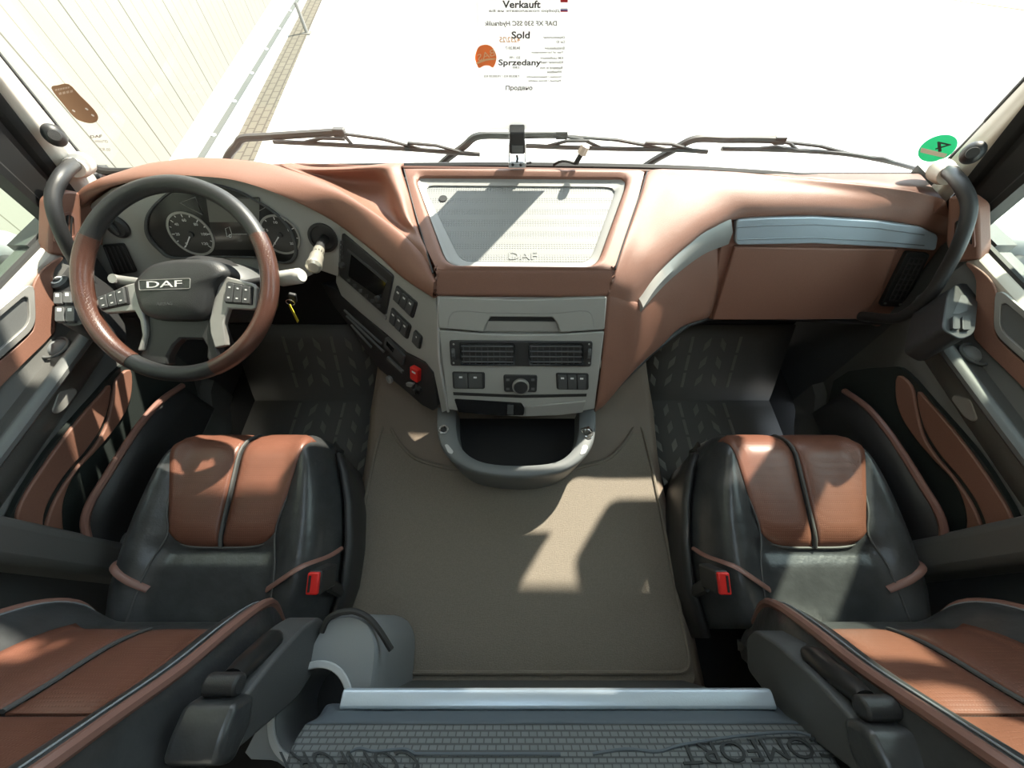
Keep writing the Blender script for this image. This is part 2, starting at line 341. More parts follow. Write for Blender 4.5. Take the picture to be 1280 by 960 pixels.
# ================================================================== doors (left one measured, right one its mirror)
def door(sd_, name, label):
    def M(p): return V((-p.x, p.y-.02, p.z)) if sd_ > 0 else V(p)
    def ML(ps): return [M(p) for p in ps]
    D = thing(name, (sd_*1.2, .55, -.2), label, 'door'); D['kind'] = 'structure'
    ys = [.81, .76, .70, .66, .50, .32, .205]
    tp = lambda x, y: x-.055*ss(y, .64, .80) if -1.13 < x else x
    # skin: lower shell, with the stepped cross-section (x, z) from the sill down
    prof = [(-1.235, .60), (-1.185, .600), (-1.165, .596), (-1.155, .585), (-1.150, .52), (-1.142, .485), (-1.135, .470), (-1.105, .468), (-1.098, .474), (-1.086, .474), (-1.080, .462), (-1.086, .425), (-1.105, .395), (-1.118, .380), (-1.108, .366), (-1.104, .350), (-1.112, .29), (-1.120, .0), (-1.09, -.02), (-1.09, -.14), (-1.235, -.14)]
    m = MB(); m.grid([[M(V((tp(x, y), y, z))) for x, z in prof] for y in ys])
    f0 = len(prof); m.f.append(tuple(range(f0))); m.f.append(tuple(range((len(ys)-1)*f0, len(ys)*f0)))
    m.build('door_panel', DOORGREY, D, ang=50)
    # pale sill top catching the sun, brown upper trim
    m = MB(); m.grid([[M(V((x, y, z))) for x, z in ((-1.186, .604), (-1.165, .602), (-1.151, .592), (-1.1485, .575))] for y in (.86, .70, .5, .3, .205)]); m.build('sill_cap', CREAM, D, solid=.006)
    UP = PL(V((-1.149, 0, .580)), V((-1.149, 1, .580)), V((-1.143, 0, .48)))
    m = MB(); q = cr([UP(72, 322), UP(50, 338), UP(38, 362), UP(40, 405), UP(32, 420), UP(0, 449), UP(-60, 500), UP(-60, 545), UP(0, 482), UP(30, 452), UP(61, 421), UP(67, 405), UP(64, 345), UP(76, 325)], 4, True)
    m.prism(ML([p for p in q]), ML([p+UP.n*.006 for p in q])); m.build('upper_trim', BROWN, D, bevel=.002)
    m = MB(); q = rp([(38, 350), (41, 408), (-70, 506), (-70, 440)], 16, 6); q = [UP(*p) for p in q]
    qi = rp([(31, 366), (33, 404), (-66, 490), (-66, 448)], 12, 6); qi = [UP(*p) for p in qi]
    m.ring(ML([p+UP.n*.002 for p in resample(q, 60)]), ML([p+UP.n*.002 for p in resample(qi, 60)]), M(UP.n*.008) if sd_ < 0 else V((-UP.n.x*.008, UP.n.y*.008, UP.n.z*.008)))
    m.build('pocket_frame', SILVER, D, bevel=.0015)
    m = MB(); m.prism(ML([p+UP.n*.001 for p in qi]), ML([p+UP.n*.004 for p in qi])); m.build('pocket_insert', MIDGREY, D)
    # corner pod with defroster grille ahead of the window
    m = MB(); CPp = PL(V((-1.15, .78, .68)), V((-1.12, .90, .68)), V((-1.15, .78, .60)))
    q = rp([(62, 318), (64, 250), (80, 238), (101, 240), (104, 300), (92, 322)], 6)
    m.prism(ML([CPp(*p)-CPp.n*.04 for p in q]), ML([CPp(*p) for p in q])); pod = m.build('corner_pod', BROWN, D, bevel=.006)
    m = MB(); qo = rp([(66, 303), (68, 270), (86, 264), (94, 268), (96, 300)], 4); qi = rp([(69, 299), (71, 273), (85, 268), (91, 271), (92, 296)], 3)
    n2 = CPp.n*.004; n2 = n2 if sd_ < 0 else V((-n2.x, n2.y, n2.z))
    m.ring(ML([CPp(*p) for p in resample(qo, 40)]), ML([CPp(*p) for p in resample(qi, 40)]), n2); m.build('grille_frame', BROWN_P, pod)
    for k in range(4):
        m = MB(); a, b = CPp(71+k*5.5, 300, .002), CPp(74+k*5, 268, .002); m.tube(ML([a, b]), .0022, 6); m.build('grille_slat', BLACK, pod)
    # armrest switch panel
    AR = PL(V((-1.13, .6, .472)), V((-1.13, .9, .480)), V((-1.09, .6, .476)))
    AR0 = AR; AR = PL(V((-1.13, .6, .530)), V((-1.13, .9, .545)), V((-1.09, .6, .533)))
    if sd_ < 0:
        q = rp([(69, 352), (80, 338), (112, 336), (118, 400), (104, 411), (82, 410)], 8)
        m = MB(); m.plate(AR, q, -.085, .010); sp = m.build('switch_panel', BLACK, D, bevel=.002)
        m = MB(); c = AR(83, 358, .010); m.lathe([(.020, 0), (.021, .008), (.016, .012), (.0, .012)], c, AR.n); k_ = m.build('mirror_knob', DARKGREY, sp)
        m = MB(); m.ring([AR(83, 358, .0225)+V((math.cos(a), math.sin(a), 0))*.013 for a in [i*.2618 for i in range(24)]], [AR(83, 358, .0225)+V((math.cos(a), math.sin(a), 0))*.009 for a in [i*.2618 for i in range(24)]], AR.n*.001); m.build('knob_mark', WHITE, k_)
        for (u0, v0, u1, v1) in ((76, 371, 86, 385), (88, 370, 98, 384), (78, 389, 89, 407), (91, 389, 102, 407), (100, 369, 108, 383)):
            m = MB(); m.plate(AR, rp(rect(u0, v0, u1, v1), 2), .009, .017); b_ = m.build('door_switch', DARKGREY, sp, bevel=.0015)
            m = MB(); m.plate(AR, rect(u0+3, v0+2, u1-3, v0+6), .0172, .0176); m.build('switch_mark', WHITE, b_)
    else:
        q = rp([(1172, 415), (1180, 365), (1195, 356), (1219, 362), (1213, 420), (1196, 428)], 8)
        ARr = PL(M(AR.o), M(AR.o+V((0, .3, .008))), M(AR.o+V((.04, 0, .004))))
        m = MB(); m.plate(ARr, q, -.085, .010); sp = m.build('switch_panel', BLACK, D, bevel=.002)
        m = MB(); m.plate(ARr, [(1196, 372), (1205, 374), (1203, 392), (1192, 396), (1185, 396)], .0102, .0108); m.build('reflective_pad', DARKGREY, sp)
        for (u0, v0, u1, v1) in ((1181, 401, 1190, 417), (1193, 401, 1203, 418)):
            m = MB(); m.plate(ARr, rp(rect(u0, v0, u1, v1), 2), .009, .018); m.build('door_switch', BLACK, sp, bevel=.0015)
    # cup recess in the armrest with a pale ball-shaped lid
    m = MB(); c = M(AR0(70, 436, .0)); m.ring([c+V((math.cos(a)*.034, math.sin(a)*.034, .002)) for a in [i*.2618 for i in range(24)]], [c+V((math.cos(a)*.027, math.sin(a)*.027, .002)) for a in [i*.2618 for i in range(24)]], V((0, 0, .006))); cup = m.build('cup_ring', MIDGREY, D, bevel=.002)
    m = MB(); m.ball(c+V((0, .006, -.002)), (.025, .025, .014)); m.build('cup_bowl', BLUEGREY, cup)
    # long pull handle along the inner edge
    m = MB(); pts = [V((-1.128, .79, .464)), V((-1.104, .72, .470)), V((-1.076, .64, .474)), V((-1.074, .5, .474)), V((-1.080, .30, .472)), V((-1.085, .205, .470))]
    m.tube(ML(cr(pts, 5)), .017, 10, flat=.8); m.build('pull_handle', MIDGREY, D)
    m = MB(); DP = PL(V((-1.098, 0, .36)), V((-1.098, 1, .36)), V((-1.114, 0, .0)))
    q = rp([(58, 515), (66, 490), (88, 484), (92, 490), (76, 512), (66, 518)], 5)
    m.prism(ML([DP(*p)-DP.n*.004 for p in q]), ML([DP(*p)+DP.n*.012 for p in q])); m.build('door_opener', SILVER, D, bevel=.003)
    # lower door: dark backing, two brown swept stripes and the map pocket
    q = cr([(14, 668), (14, 640), (40, 592), (68, 552), (118, 494), (150, 458), (175, 452), (240, 470), (238, 560), (180, 640), (140, 676)], 3, True)
    m = MB(); m.prism(ML([DP(*p)-DP.n*.01 for p in q]), ML([DP(*p)+DP.n*.003 for p in q])); m.build('lower_panel', GREENBLK, D)
    s1 = [(16, 650), (22, 627), (41, 596), (69, 556), (94, 524), (119, 496), (134, 481), (131, 509), (121, 536), (102, 564), (80, 589), (61, 617), (50, 643), (47, 665), (30, 660)]
    s2 = [(53, 668), (57, 643), (70, 615), (92, 584), (113, 559), (128, 534), (136, 500), (142, 474), (159, 462), (161, 488), (153, 515), (134, 543), (112, 568), (91, 590), (78, 615), (73, 640), (74, 674)]
    for q in (s1, s2):
        m = MB(); m.prism(ML([DP(*p) for p in cr(q, 3, True)]), ML([DP(*p)+DP.n*.010 for p in cr(q, 3, True)])); m.build('brown_stripe', BROWN, D, bevel=.003)
    def pk(u, v, x): return PX(u, v, x)
    rim = [pk(110, 676, -1.045), pk(106, 652, -1.045), pk(114, 627, -1.04), pk(131, 599, -1.035), pk(156, 559, -1.035), pk(175, 531, -1.04), pk(200, 502, -1.05), pk(228, 482, -1.065)]
    rim = cr(rim, 5)
    m = MB(); m.tube(ML(rim), .009, 8); pkt = m.build('pocket_rim', BROWN_P, D)
    m = MB(); m.grid([ML([p+V((.004, 0, -.004)) for p in rim]), ML([p+V((.0, .0, -.09)) for p in rim]), ML([V((-1.06, p.y, .02)) for p in rim]), ML([V((-1.10, p.y, .01)) for p in rim])]); m.build('map_pocket', BLACK, D, solid=.006)
    # black window frame and pane
    m = MB(); fo0, fo1 = (PY(74, 216, 1.0), PY(0, 120, 1.0)); a0, a1 = ext(fo0, fo1, .58), ext(fo0, fo1, 1.83)
    b0, b1 = V((-1.178, .888, .58)), V((-1.165, .865, 1.83))
    rows = []
    for t in (0, .25, .5, .75, 1):
        a, b = a0.lerp(a1, t), b0.lerp(b1, t)
        rows.append(ML([a+V((.006, 0, 0)), a.lerp(b, .15)+V((.002, 0, 0)), a.lerp(b, .2)+V((-.012, 0, 0)), a.lerp(b, .34)+V((-.012, 0, 0)), a.lerp(b, .38), a.lerp(b, .8), a.lerp(b, .86)+V((.006, 0, 0)), b+V((.004, 0, 0)), b+V((-.035, 0, 0)), a+V((-.05, 0, 0))]))
    m.grid(rows, True); m.build('window_frame', RUBBER, D, ang=30)
    m = MB(); m.tube(ML([V((-1.182, .86, .602)), V((-1.182, .50, .602)), V((-1.182, .2, .602))]), .010, 8); m.build('window_seal', RUBBER, D)
    m = MB(); m.box(M(V((-1.205, .535, 1.21))), (.005, .73, 1.23)); m.build('window_pane', SIDEGLASS, D)
    return D
door(-1, 'door_1', 'left cab door with brown swept stripes, map pocket and window switches')
door(1, 'door_2', 'right cab door with brown swept stripes and two small switches')

for k, sd_ in enumerate((-1, 1)):                 # post between door and side wall
    m = MB(); m.box((sd_*1.125, .155, .55), (.19, .085, 1.4)); struct(m.build('trim_%d' % (k+4), DOORGREY, bevel=.02))
    m = MB(); m.box((sd_*1.09, .20, .075), (.20, .05, .13)); struct(m.build('trim_%d' % (k+6), MIDGREY, bevel=.015))
# ================================================================== outside
ZG = -1.70
m = MB(); m.box((0, 20, ZG-.05), (120, 90, .1)); struct(m.build('ground', tex_mat('concrete_paving', (.62, .60, .56), (.50, .48, .45), (.24, .12), .9, .3)))
def GP(u, v, z=ZG): return PZ(u, v, z)
# warehouse wall of vertical panels on the left
g0, g1 = GP(212, 205), GP(342, 0); d = (g1-g0); d.z = 0; d.normalize(); nrm = V((d.y, -d.x, 0))
A, B = g0-d*16, g0+d*40
def wall_mat():
    m = bpy.data.materials.new('cream_ribbed_panels'); m.use_nodes = True; n = m.node_tree.nodes; l = m.node_tree.links; b = n['Principled BSDF']
    b.inputs['Roughness'].default_value = .6; tc = n.new('ShaderNodeTexCoord'); vm = n.new('ShaderNodeVectorMath'); vm.operation = 'DOT_PRODUCT'; vm.inputs[1].default_value = tuple(d)
    l.new(tc.outputs['Object'], vm.inputs[0])
    def frac(per, wd):
        a = n.new('ShaderNodeMath'); a.operation = 'DIVIDE'; a.inputs[1].default_value = per; l.new(vm.outputs['Value'], a.inputs[0])
        f = n.new('ShaderNodeMath'); f.operation = 'FRACT'; l.new(a.outputs[0], f.inputs[0])
        c = n.new('ShaderNodeMath'); c.operation = 'LESS_THAN'; c.inputs[1].default_value = wd/per; l.new(f.outputs[0], c.inputs[0]); return c
    mj, mn, fine = frac(1.0, .022), frac(.25, .012), frac(.05, .018)
    mx = n.new('ShaderNodeMix'); mx.data_type = 'RGBA'; mx.inputs[6].default_value = (.225, .217, .182, 1); mx.inputs[7].default_value = (.115, .105, .08, 1)
    l.new(mn.outputs[0], mx.inputs[0]); m2 = n.new('ShaderNodeMix'); m2.data_type = 'RGBA'; m2.inputs[7].default_value = (.07, .065, .05, 1)
    l.new(mx.outputs[2], m2.inputs[6]); l.new(mj.outputs[0], m2.inputs[0]); l.new(m2.outputs[2], b.inputs['Base Color'])
    bp = n.new('ShaderNodeBump'); bp.inputs['Strength'].default_value = .25; bp.inputs['Distance'].default_value = .01; l.new(fine.outputs[0], bp.inputs['Height']); l.new(bp.outputs['Normal'], b.inputs['Normal'])
    return m
m = MB(); m.prism([A, B, B-nrm*.4, A-nrm*.4], [p+V((0, 0, 9)) for p in (A, B, B-nrm*.4, A-nrm*.4)]); struct(m.build('wall_outside', wall_mat(), smooth=False))
# raised concrete apron along the wall with a grey-green drain channel in it
m = MB(); q = [GP(212, 205), GP(283, 200), GP(384, 0), GP(342, 0)]
def stretch(a, b, t): return a+(b-a)*t
q = [stretch(q[0], q[3], -.8), stretch(q[1], q[2], -.8), stretch(q[1], q[2], 2), stretch(q[0], q[3], 2)]
m.prism([p+V((0, 0, -.05)) for p in q], [p+V((0, 0, .03)) for p in q]); struct(m.build('ground_apron', mat('pale_concrete', (.40, .40, .39), .85, bump=('noise', 20, .3)), smooth=False))
bar = thing('drain_channel', GP(312, 100), 'grey-green drain channel with pale bolts along the cream warehouse wall', 'drain')
q0, q1 = GP(250, 197, ZG+.05), GP(371, 0, ZG+.05); dd = (q1-q0).normalized(); n3 = V((dd.y, -dd.x, 0)); wdt = (GP(256, 197, ZG+.05)-q0).length*.62
m = MB(); qq = [q0-dd*5-n3*wdt, q0-dd*5+n3*wdt, q1+dd*6+n3*wdt, q1+dd*6-n3*wdt]; m.prism([p+V((0, 0, -.03)) for p in qq], qq); m.build('channel_cover', mat('grey_green_steel', (.095, .105, .098), .6), bar, smooth=False)
for t in [.6+1.05*k for k in range(8)]:
    m = MB(); m.lathe([(.035, -.002), (.030, .012)], q0+dd*t, (0, 0, 1), 10); m.build('bolt', WHITE, bar)
# strip of interlocking pavers
m = MB(); P0, P1, P2, P3 = GP(282, 200, ZG+.012), GP(317, 200, ZG+.012), GP(402, 0, ZG+.012), GP(384, 0, ZG+.012)
def lerpx(a, b, t): return a+(b-a)*t
ang_ = math.atan2((P3-P0).y, (P3-P0).x)
m.prism([lerpx(P0, P3, -.6)-V((0, 0, .03)), lerpx(P1, P2, -.6)-V((0, 0, .03)), lerpx(P1, P2, 2)-V((0, 0, .03)), lerpx(P0, P3, 2)-V((0, 0, .03))], [lerpx(P0, P3, -.6), lerpx(P1, P2, -.6), lerpx(P1, P2, 2), lerpx(P0, P3, 2)])
struct(m.build('ground_strip', tex_mat('tan_pavers', (.125, .112, .085), (.06, .052, .04), (.22, .12), .9, -ang_, .012, .4), smooth=False))
# leaning steel post end beside the strip
bol = thing('steel_post', GP(380, 36), 'short grey steel post beside the paver strip near the top edge', 'post')
m = MB(); a, b = GP(384, 42), GP(384, 42)+V((-.08, .15, .42)); m.tube([a, b], .035, 10); m.build('tube', mat('weathered_steel', (.18, .17, .15), .6), bol)
m = MB(); m.box(GP(384, 42)+V((0, 0, .01)), (.16, .16, .02)); m.build('base_plate', mat('weathered_steel_plate', (.18, .17, .15), .6), bol)
# bare strip of sand at the far right edge of the yard
m = MB(); qq = [GP(1150, -6, ZG+.01), GP(1290, 14, ZG+.01), GP(1420, -10, ZG+.01), GP(1150, -90, ZG+.01)]; m.prism([p-V((0, 0, .02)) for p in qq], qq); struct(m.build('ground_sand', mat('brown_sand', (.27, .21, .14), .95, bump=('noise', 8, .5), var=.2, vscale=3)))

# front panel of the cab outside, below the windscreen, carrying the wipers
m = MB(); m.box((0, 1.235, .28), (2.44, .13, .40)); struct(m.build('wall_nose', mat('white_cab_paint', (.6, .6, .6), .3), bevel=.02))
# outside visor and passenger blind, unseen, added to block sun from the cab
vs_ = thing('shadow_visor', (0, 1.3, 1.7), 'unseen outside visor added above the windscreen to shade the cab', 'visor')
m = MB(); m.grid([[V((x, 1.15, 1.80)), V((x, 1.30, 1.72)), V((x, 1.43, 1.59))] for x in (-1.46, -.6, 0, .6, 1.46)]); m.build('visor_panel', mat('visor_plastic', (.03, .03, .03), .3), vs_, solid=.01)
for x in (-.9, 0, .9):
    m = MB(); m.tube([V((x, 1.10, 1.78)), V((x, 1.28, 1.765))], .012, 8); m.build('bracket', BLACK, vs_)
rb = thing('shadow_blind', (.34, 1.0, 1.75), 'unseen dark blind added at the top right of the windscreen to shade the mat', 'blind')
m = MB(); m.prism([V((x, .985+dy, z)) for x, z, dy in ((-.06, 1.78, 0), (.70, 1.78, 0), (.715, 1.0, .083), (-.06, 1.0, .083))], [V((x, .989+dy, z)) for x, z, dy in ((-.06, 1.78, 0), (.70, 1.78, 0), (.715, 1.0, .083), (-.06, 1.0, .083))]); m.build('blind_cloth', mat('dark_blind_cloth', (.05, .05, .05), .8), rb)
m = MB(); m.tube([V((-.06, 1.070, 1.0)), V((.715, 1.070, 1.0))], .008, 8); m.build('pull_bar', BLACK, rb)
m = MB(); m.tube([V((-.08, .975, 1.79)), V((.74, .975, 1.79))], .025, 12); m.build('roller', BLACK, rb)
# ================================================================== dashboard
DASH = thing('dashboard', (0, .95, .35), 'brown and grey dashboard spanning the whole cab under the windscreen', 'dashboard')
CL = PL(PZ(257, 222, HC-.57), PZ(350, 222, HC-.57), PS(257, 335, 1.152))       # instrument fascia plane
CO = PL(PS(550, 370, .976), PS(757, 370, .976), PS(650, 515, 1.15))              # centre console plane
RP = PL(CL(425, 283), PS(548, 372, .974), PS(560, 512, 1.15))                   # angled radio panel plane
CP = PL(PZ(600, 215, HC-.60), PZ(700, 215, HC-.60), PS(650, 335, .948))        # centre pad plane
CPo = lambda h: PL(CP.o+CP.n*h, CP.o+CP.n*h+V((1, 0, 0)), CP.o+CP.n*h+CP.n.cross(V((1, 0, 0))))
FP = PL(PY(1014, 269, .93), PY(1100, 269, .93), PY(1000, 402, .84))            # passenger front plane
def zr(u, v, z): return PZ(u, v, HC+z)
# --- brown hood arching over the instruments
out_ = [((94, 292), -.655), ((97, 264), -.625), ((104, 243), -.605), ((125, 230), -.597), ((156, 218), -.59), ((185, 208), -.588), ((212, 203), -.585), ((250, 198), -.583), ((300, 200), -.583), ((345, 207), -.585), ((405, 228), -.597), ((450, 255), -.61), ((499, 290), -.63), ((530, 322), -.652), ((545, 352), -.678)]
inn_ = [(104, 305), (107, 275), (114, 253), (140, 234), (180, 223), (205, 219), (230, 217), (257, 218), (300, 223), (345, 237), (390, 257), (426, 279), (472, 314), (508, 346), (546, 371)]
O_ = [zr(u, v, z) for (u, v), z in out_]
I_ = [CL(u, v, .022) if u < 420 else RP(u, v, .012) for u, v in inn_]
rows = []
for o, i in zip(O_, I_):
    rows.append([o+V((0, .03, -.06)), o+V((0, .012, -.012)), o, o.lerp(i, .35)+V((0, 0, .016)), o.lerp(i, .7)+V((0, -.004, .014)), i, i+(CL.n if i.x < -.46 else RP.n)*-.02+V((0, .006, 0)), i+V((0, .05, -.02))])
m = MB(); m.grid([list(r) for r in zip(*sgrid(rows, 4, 5))]); m.build('hood', BROWN, DASH, ang=70)
# --- tray recess between hood and centre pad, with its ridge
cols = [[(352, 207, -.585), (385, 212, -.592), (440, 211, -.592), (484, 207, -.585), (501, 207, None)],
        [(402, 227, -.597), (424, 228, -.632), (470, 227, -.632), (487, 219, -.592), (504, 219, None)],
        [(450, 255, -.612), (460, 253, -.646), (485, 251, -.646), (498, 245, -.600), (512, 243, None)],
        [(484, 279, -.626), (490, 277, -.655), (499, 277, -.655), (507, 272, -.612), (519, 272, None)],
        [(501, 291, -.632), (504, 290, -.64), (509, 291, -.63), (515, 294, -.622), (526, 295, None)],
        [(526, 318, -.650), (528, 317, -.65), (531, 317, -.642), (533, 317, -.638), (535, 320, None)],
        [(545, 351, -.677), (545, 352, -.677), (545, 353, -.677), (545, 354, -.677), (545, 366, .976)]]
rows = [[(CP(u, v) if z is None else PS(u, v, z) if z > 0 else zr(u, v, z)) for u, v, z in c] for c in cols]
for r in rows[4:]:
    for k in (1, 2, 3): r[k] = r[0].lerp(r[4], (.25, .5, .8)[k-1])+V((0, 0, (.0, .002, .006)[k-1]*(1 if r is rows[4] else .4)))
rows.insert(0, [p+V((0, .05, -.02)) for p in rows[0]])
m = MB(); m.grid(sgrid(rows, 6, 6)); m.build('open_shelf', BROWN, DASH, solid=.01, ang=60)
# --- centre pad with the rubber-lined tray
N = 96
outer = resample([(506, 211), (650, 211), (806, 213), (797, 250), (777, 310), (767, 337), (650, 337), (546, 337), (530, 305), (517, 262)], N)
inner0 = resample(rp([(514, 215), (790, 217), (748, 335), (556, 333)], 16, 6), N)
inner1 = resample(rp([(517, 218), (787, 220), (746, 333), (558, 331)], 15, 6), N)
k0 = min(range(N), key=lambda i: (inner0[i]-V((514, 215))).length); inner0 = inner0[k0:]+inner0[:k0]; k0 = min(range(N), key=lambda i: (inner1[i]-V((517, 218))).length); inner1 = inner1[k0:]+inner1[:k0]
m = MB(); m.grid([[CP(*p, 0)+V((0, 0, -.03)) for p in outer], [CP(*p) for p in outer], [CP(*(outer[i].lerp(inner0[i], .7)), .004) for i in range(N)], [CP(*p, .003) for p in inner0], [CP(*p, -.003) for p in inner1], [CP(*p, -.022) for p in inner1]], True)
pad = m.build('centre_pad', BROWN, DASH, ang=55)
m = MB()
T5 = (0, .05, .5, .95, 1)
rows = [[CP(546+221*t, 335, .0) for t in T5], [PS(545.5+220*t, 340, .949) for t in T5], [PS(545.5+219*t, 348, .955) for t in T5], [PS(545.5+216*t, 359, .965) for t in T5], [PS(545+214*t, 369+1.5*t, .977) for t in T5], [PS(545+214*t, 373, 1.0) for t in T5]]
m.grid(sgrid(rows, 4, 5)); m.build('front_roll', BROWN, DASH, ang=70, solid=.008)
tr_o = resample(rp([(516, 217), (788, 219), (746, 335), (558, 333)], 15, 6), N)
tr_i = resample(rp([(530, 233), (771, 235), (737, 328), (576, 327)], 12, 6), N)
k0 = min(range(N), key=lambda i: (tr_o[i]-V((516, 217))).length); tr_o = tr_o[k0:]+tr_o[:k0]; k0 = min(range(N), key=lambda i: (tr_i[i]-V((530, 233))).length); tr_i = tr_i[k0:]+tr_i[:k0]
Ca, Cb, Cc, Cd = CPo(-.008), CPo(-.013), CPo(-.015), CPo(-.020)
m = MB(); m.grid([[CP(*p, -.016) for p in tr_o], [Ca(*tr_o[i].lerp(tr_i[i], .12)) for i in range(N)], [Cb(*tr_o[i].lerp(tr_i[i], .4)) for i in range(N)], [Cc(*tr_o[i].lerp(tr_i[i], .9)) for i in range(N)], [Cd(*p) for p in tr_i]], True)
tray = m.build('tray_rim', TRAYRIM, DASH, ang=70)
m = MB(); m.plate(Cd, tr_i, -.012, .001); m.build('tray_mat', TRAYMAT, DASH)
m = MB(); text_to(m, 'DAF', Cd(636, 316, .001), Cd(671, 316, .001), Cd(636, 325, .001), CP.n*.0014); m.build('embossed_letters', TRAYMAT, tray)
m = MB(); m.lathe([(.011, 0), (.011, .0025)], Cd(554, 249, .001), CP.n, 20); m.build('screw_hole', RUBBER, tray)
m = MB(); m.tube(cr([CP(u, v, .0015) for u, v in ((505, 212), (516, 255), (529, 300), (541, 342))], 6), .0018, 6); m.build('pad_seam', RUBBER, DASH)
m = MB(); m.tube(cr([CP(u, v, .0015) for u, v in ((809, 214), (799, 246), (779, 305), (769, 337))], 6), .0018, 6); m.build('pad_seam', RUBBER, DASH)
# --- passenger pad flowing down into the wing
st = [(761, 370, .977), (767, 348, .957), (778, 310, None), (790, 275, None), (802, 240, None), (812, 214, None), (850, 212, -.592), (900, 214, -.592), (960, 219, -.592), (1020, 225, -.592), (1080, 231, -.592), (1135, 238, -.594), (1172, 247, -.60), (1180, 254, -.605)]
en = [(800, 380, 1.004), (808, 363, 1.004), (820, 344, 1.005), (838, 325, 1.01), (858, 307, 1.018), (882, 288, 1.027), (917, 274, None), (960, 270, None), (1014, 269, None), (1060, 271, None), (1092, 274, None), (1130, 279, None), (1167, 291, None), (1182, 299, None)]
rows = []
for (u, v, z), (a, b, s_) in zip(st, en):
    p = CP(u, v) if z is None else PS(u, v, z) if z > 0 else zr(u, v, z); q = FP(a, b) if s_ is None else PS(a, b, s_)
    lift = min(1, (p-q).length/.2)*(.15 if u == 761 else .5 if u == 767 else 1)
    rows.append([p+V((0, .0, -.03)), p, p.lerp(q, .3)+V((0, 0, .014*lift)), p.lerp(q, .6)+V((0, -.004, .026*lift)), p.lerp(q, .85)+V((0, -.012*lift, .022*lift)), q+V((0, -.006*lift, .006*lift)), q+V((0, .012, -.012))])
rows[0][0] = rows[0][1]+V((-.004, 0, -.006)); 
rows.append([p+V((.008, .004, -.05)) for p in rows[-1]])
m = MB(); m.grid(sgrid(rows, 5, 4)); m.build('passenger_pad', BROWN, DASH, ang=70)
# rear ledge up to the glass
m = MB(); rows = [[zr(u, v, -.612) for u, v in ((110, 240), (330, 206), (480, 207), (640, 209), (812, 212), (960, 218), (1180, 250))], [V((x, 1.135, .60)) for x in (-1.2, -.75, -.4, 0, .38, .72, 1.2)]]
m.grid([cr(r, 4) for r in rows]); m.build('glass_ledge', mat('brown_ledge', (.12, .05, .033), .6), DASH, solid=.01)
# --- passenger front: backing, silver strip, glovebox, side vent
m = MB(); m.plate(FP, [(905, 275), (917, 272), (1014, 268), (1092, 273), (1166, 291), (1184, 290), (1183, 300), (1166, 346), (1132, 394), (1098, 410), (1070, 400), (886, 400)], -.16, -.002); m.build('passenger_front', BROWN, DASH, bevel=.006)
m = MB(); q = [(917, 307)]+[(1120, 310), (1115, 320), (1101, 360), (1088, 380), (1070, 397), (980, 398), (889, 398)]
m.plate(FP, q, -.01, .010); gb = m.build('glovebox_door', BROWN, DASH, bevel=.004)
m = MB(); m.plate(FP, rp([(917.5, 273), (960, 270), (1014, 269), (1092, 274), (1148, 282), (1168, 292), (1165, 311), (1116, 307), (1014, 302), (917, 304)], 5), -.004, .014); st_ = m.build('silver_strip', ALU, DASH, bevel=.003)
for f in (.28, .78):
    m = MB(); m.tube([FP(a, b+(c-b)*f, .0142) for a, b, c in ((919, 273, 304), (960, 270, 303), (1014, 269, 302), (1092, 274, 306), (1150, 284, 310))], .0016, 6); m.build('strip_groove', mat('strip_shadow_line', (.30, .33, .37), .4, metal=.6), st_)
vent = [(1131, 313), (1160, 316), (1127, 382), (1097, 381)]
m = MB(); m.plate(FP, rp(vent, 4), -.006, .010); vb = m.build('side_vent', BLACK, DASH, bevel=.002)
def quad(q, a, b): 
    p = V(q[0]).lerp(V(q[1]), a); r_ = V(q[3]).lerp(V(q[2]), a); return p.lerp(r_, b)
for k in range(9):
    b = .10+.78*k/8
    m = MB(); m.tube([FP(*quad(vent, .22, b), .011), FP(*quad(vent, .82, b), .011)], .0022, 6); m.build('vent_slat', VENTSLAT, vb)
for a in (.22, .42, .62, .82):
    m = MB(); m.tube([FP(*quad(vent, a, .08), .0125), FP(*quad(vent, a, .86), .0125)], .0018, 6); m.build('vent_slat', VENTSLAT, vb)
m = MB(); m.ball(FP(1103, 377, .012), .004, nu=8, nv=6); m.build('vent_stud', MIDGREY, vb)
m = MB(); m.ball(FP(1122, 378, .012), .004, nu=8, nv=6); m.build('vent_stud', MIDGREY, vb)
# --- wing beside the console
top = [(758, 374, .980), (779, 381, .992), (801, 391, 1.006), (823, 366, 1.03), (845, 344, 1.06), (878, 320, 1.095), (911, 306, 1.12)]
bot = [(744, 515, 1.15), (757, 505, 1.15), (780, 477, 1.16), (803, 453, 1.18), (825, 434, 1.20), (850, 410, 1.235), (884, 398, 1.257)]
rows = []
for (a, b, s0), (c, d_, s1) in zip(top, bot):
    p, q = PS(a, b, s0), PS(c, d_, s1)
    rows.append([p+V((0, .03, .02)), p, p.lerp(q, .5)+V((.004, -.008, .004)), q, q+V((0, .12, -.01))])
m = MB(); m.grid(sgrid(rows, 5, 4)); m.build('console_wing', BROWN, DASH, ang=60, solid=.008)
up = [(801, 377, .992), (819, 345, .998), (850, 314, 1.008), (882, 287, 1.022), (914, 274, 1.035)]
lo = [(801, 390, .998), (819, 369, 1.012), (842, 346, 1.035), (878, 319, 1.07), (911, 305, 1.09)]
rows = [[PS(*a), PS(a[0], a[1], a[2]).lerp(PS(*b), .5)+V((.004, -.006, .004)), PS(*b), PS(*b)+V((-.01, .03, 0)), PS(*a)+V((-.01, .03, 0))] for a, b in zip(up, lo)]
rows = [[V(p) for p in r] for r in zip(*[cr(list(x), 5) for x in zip(*rows)])]
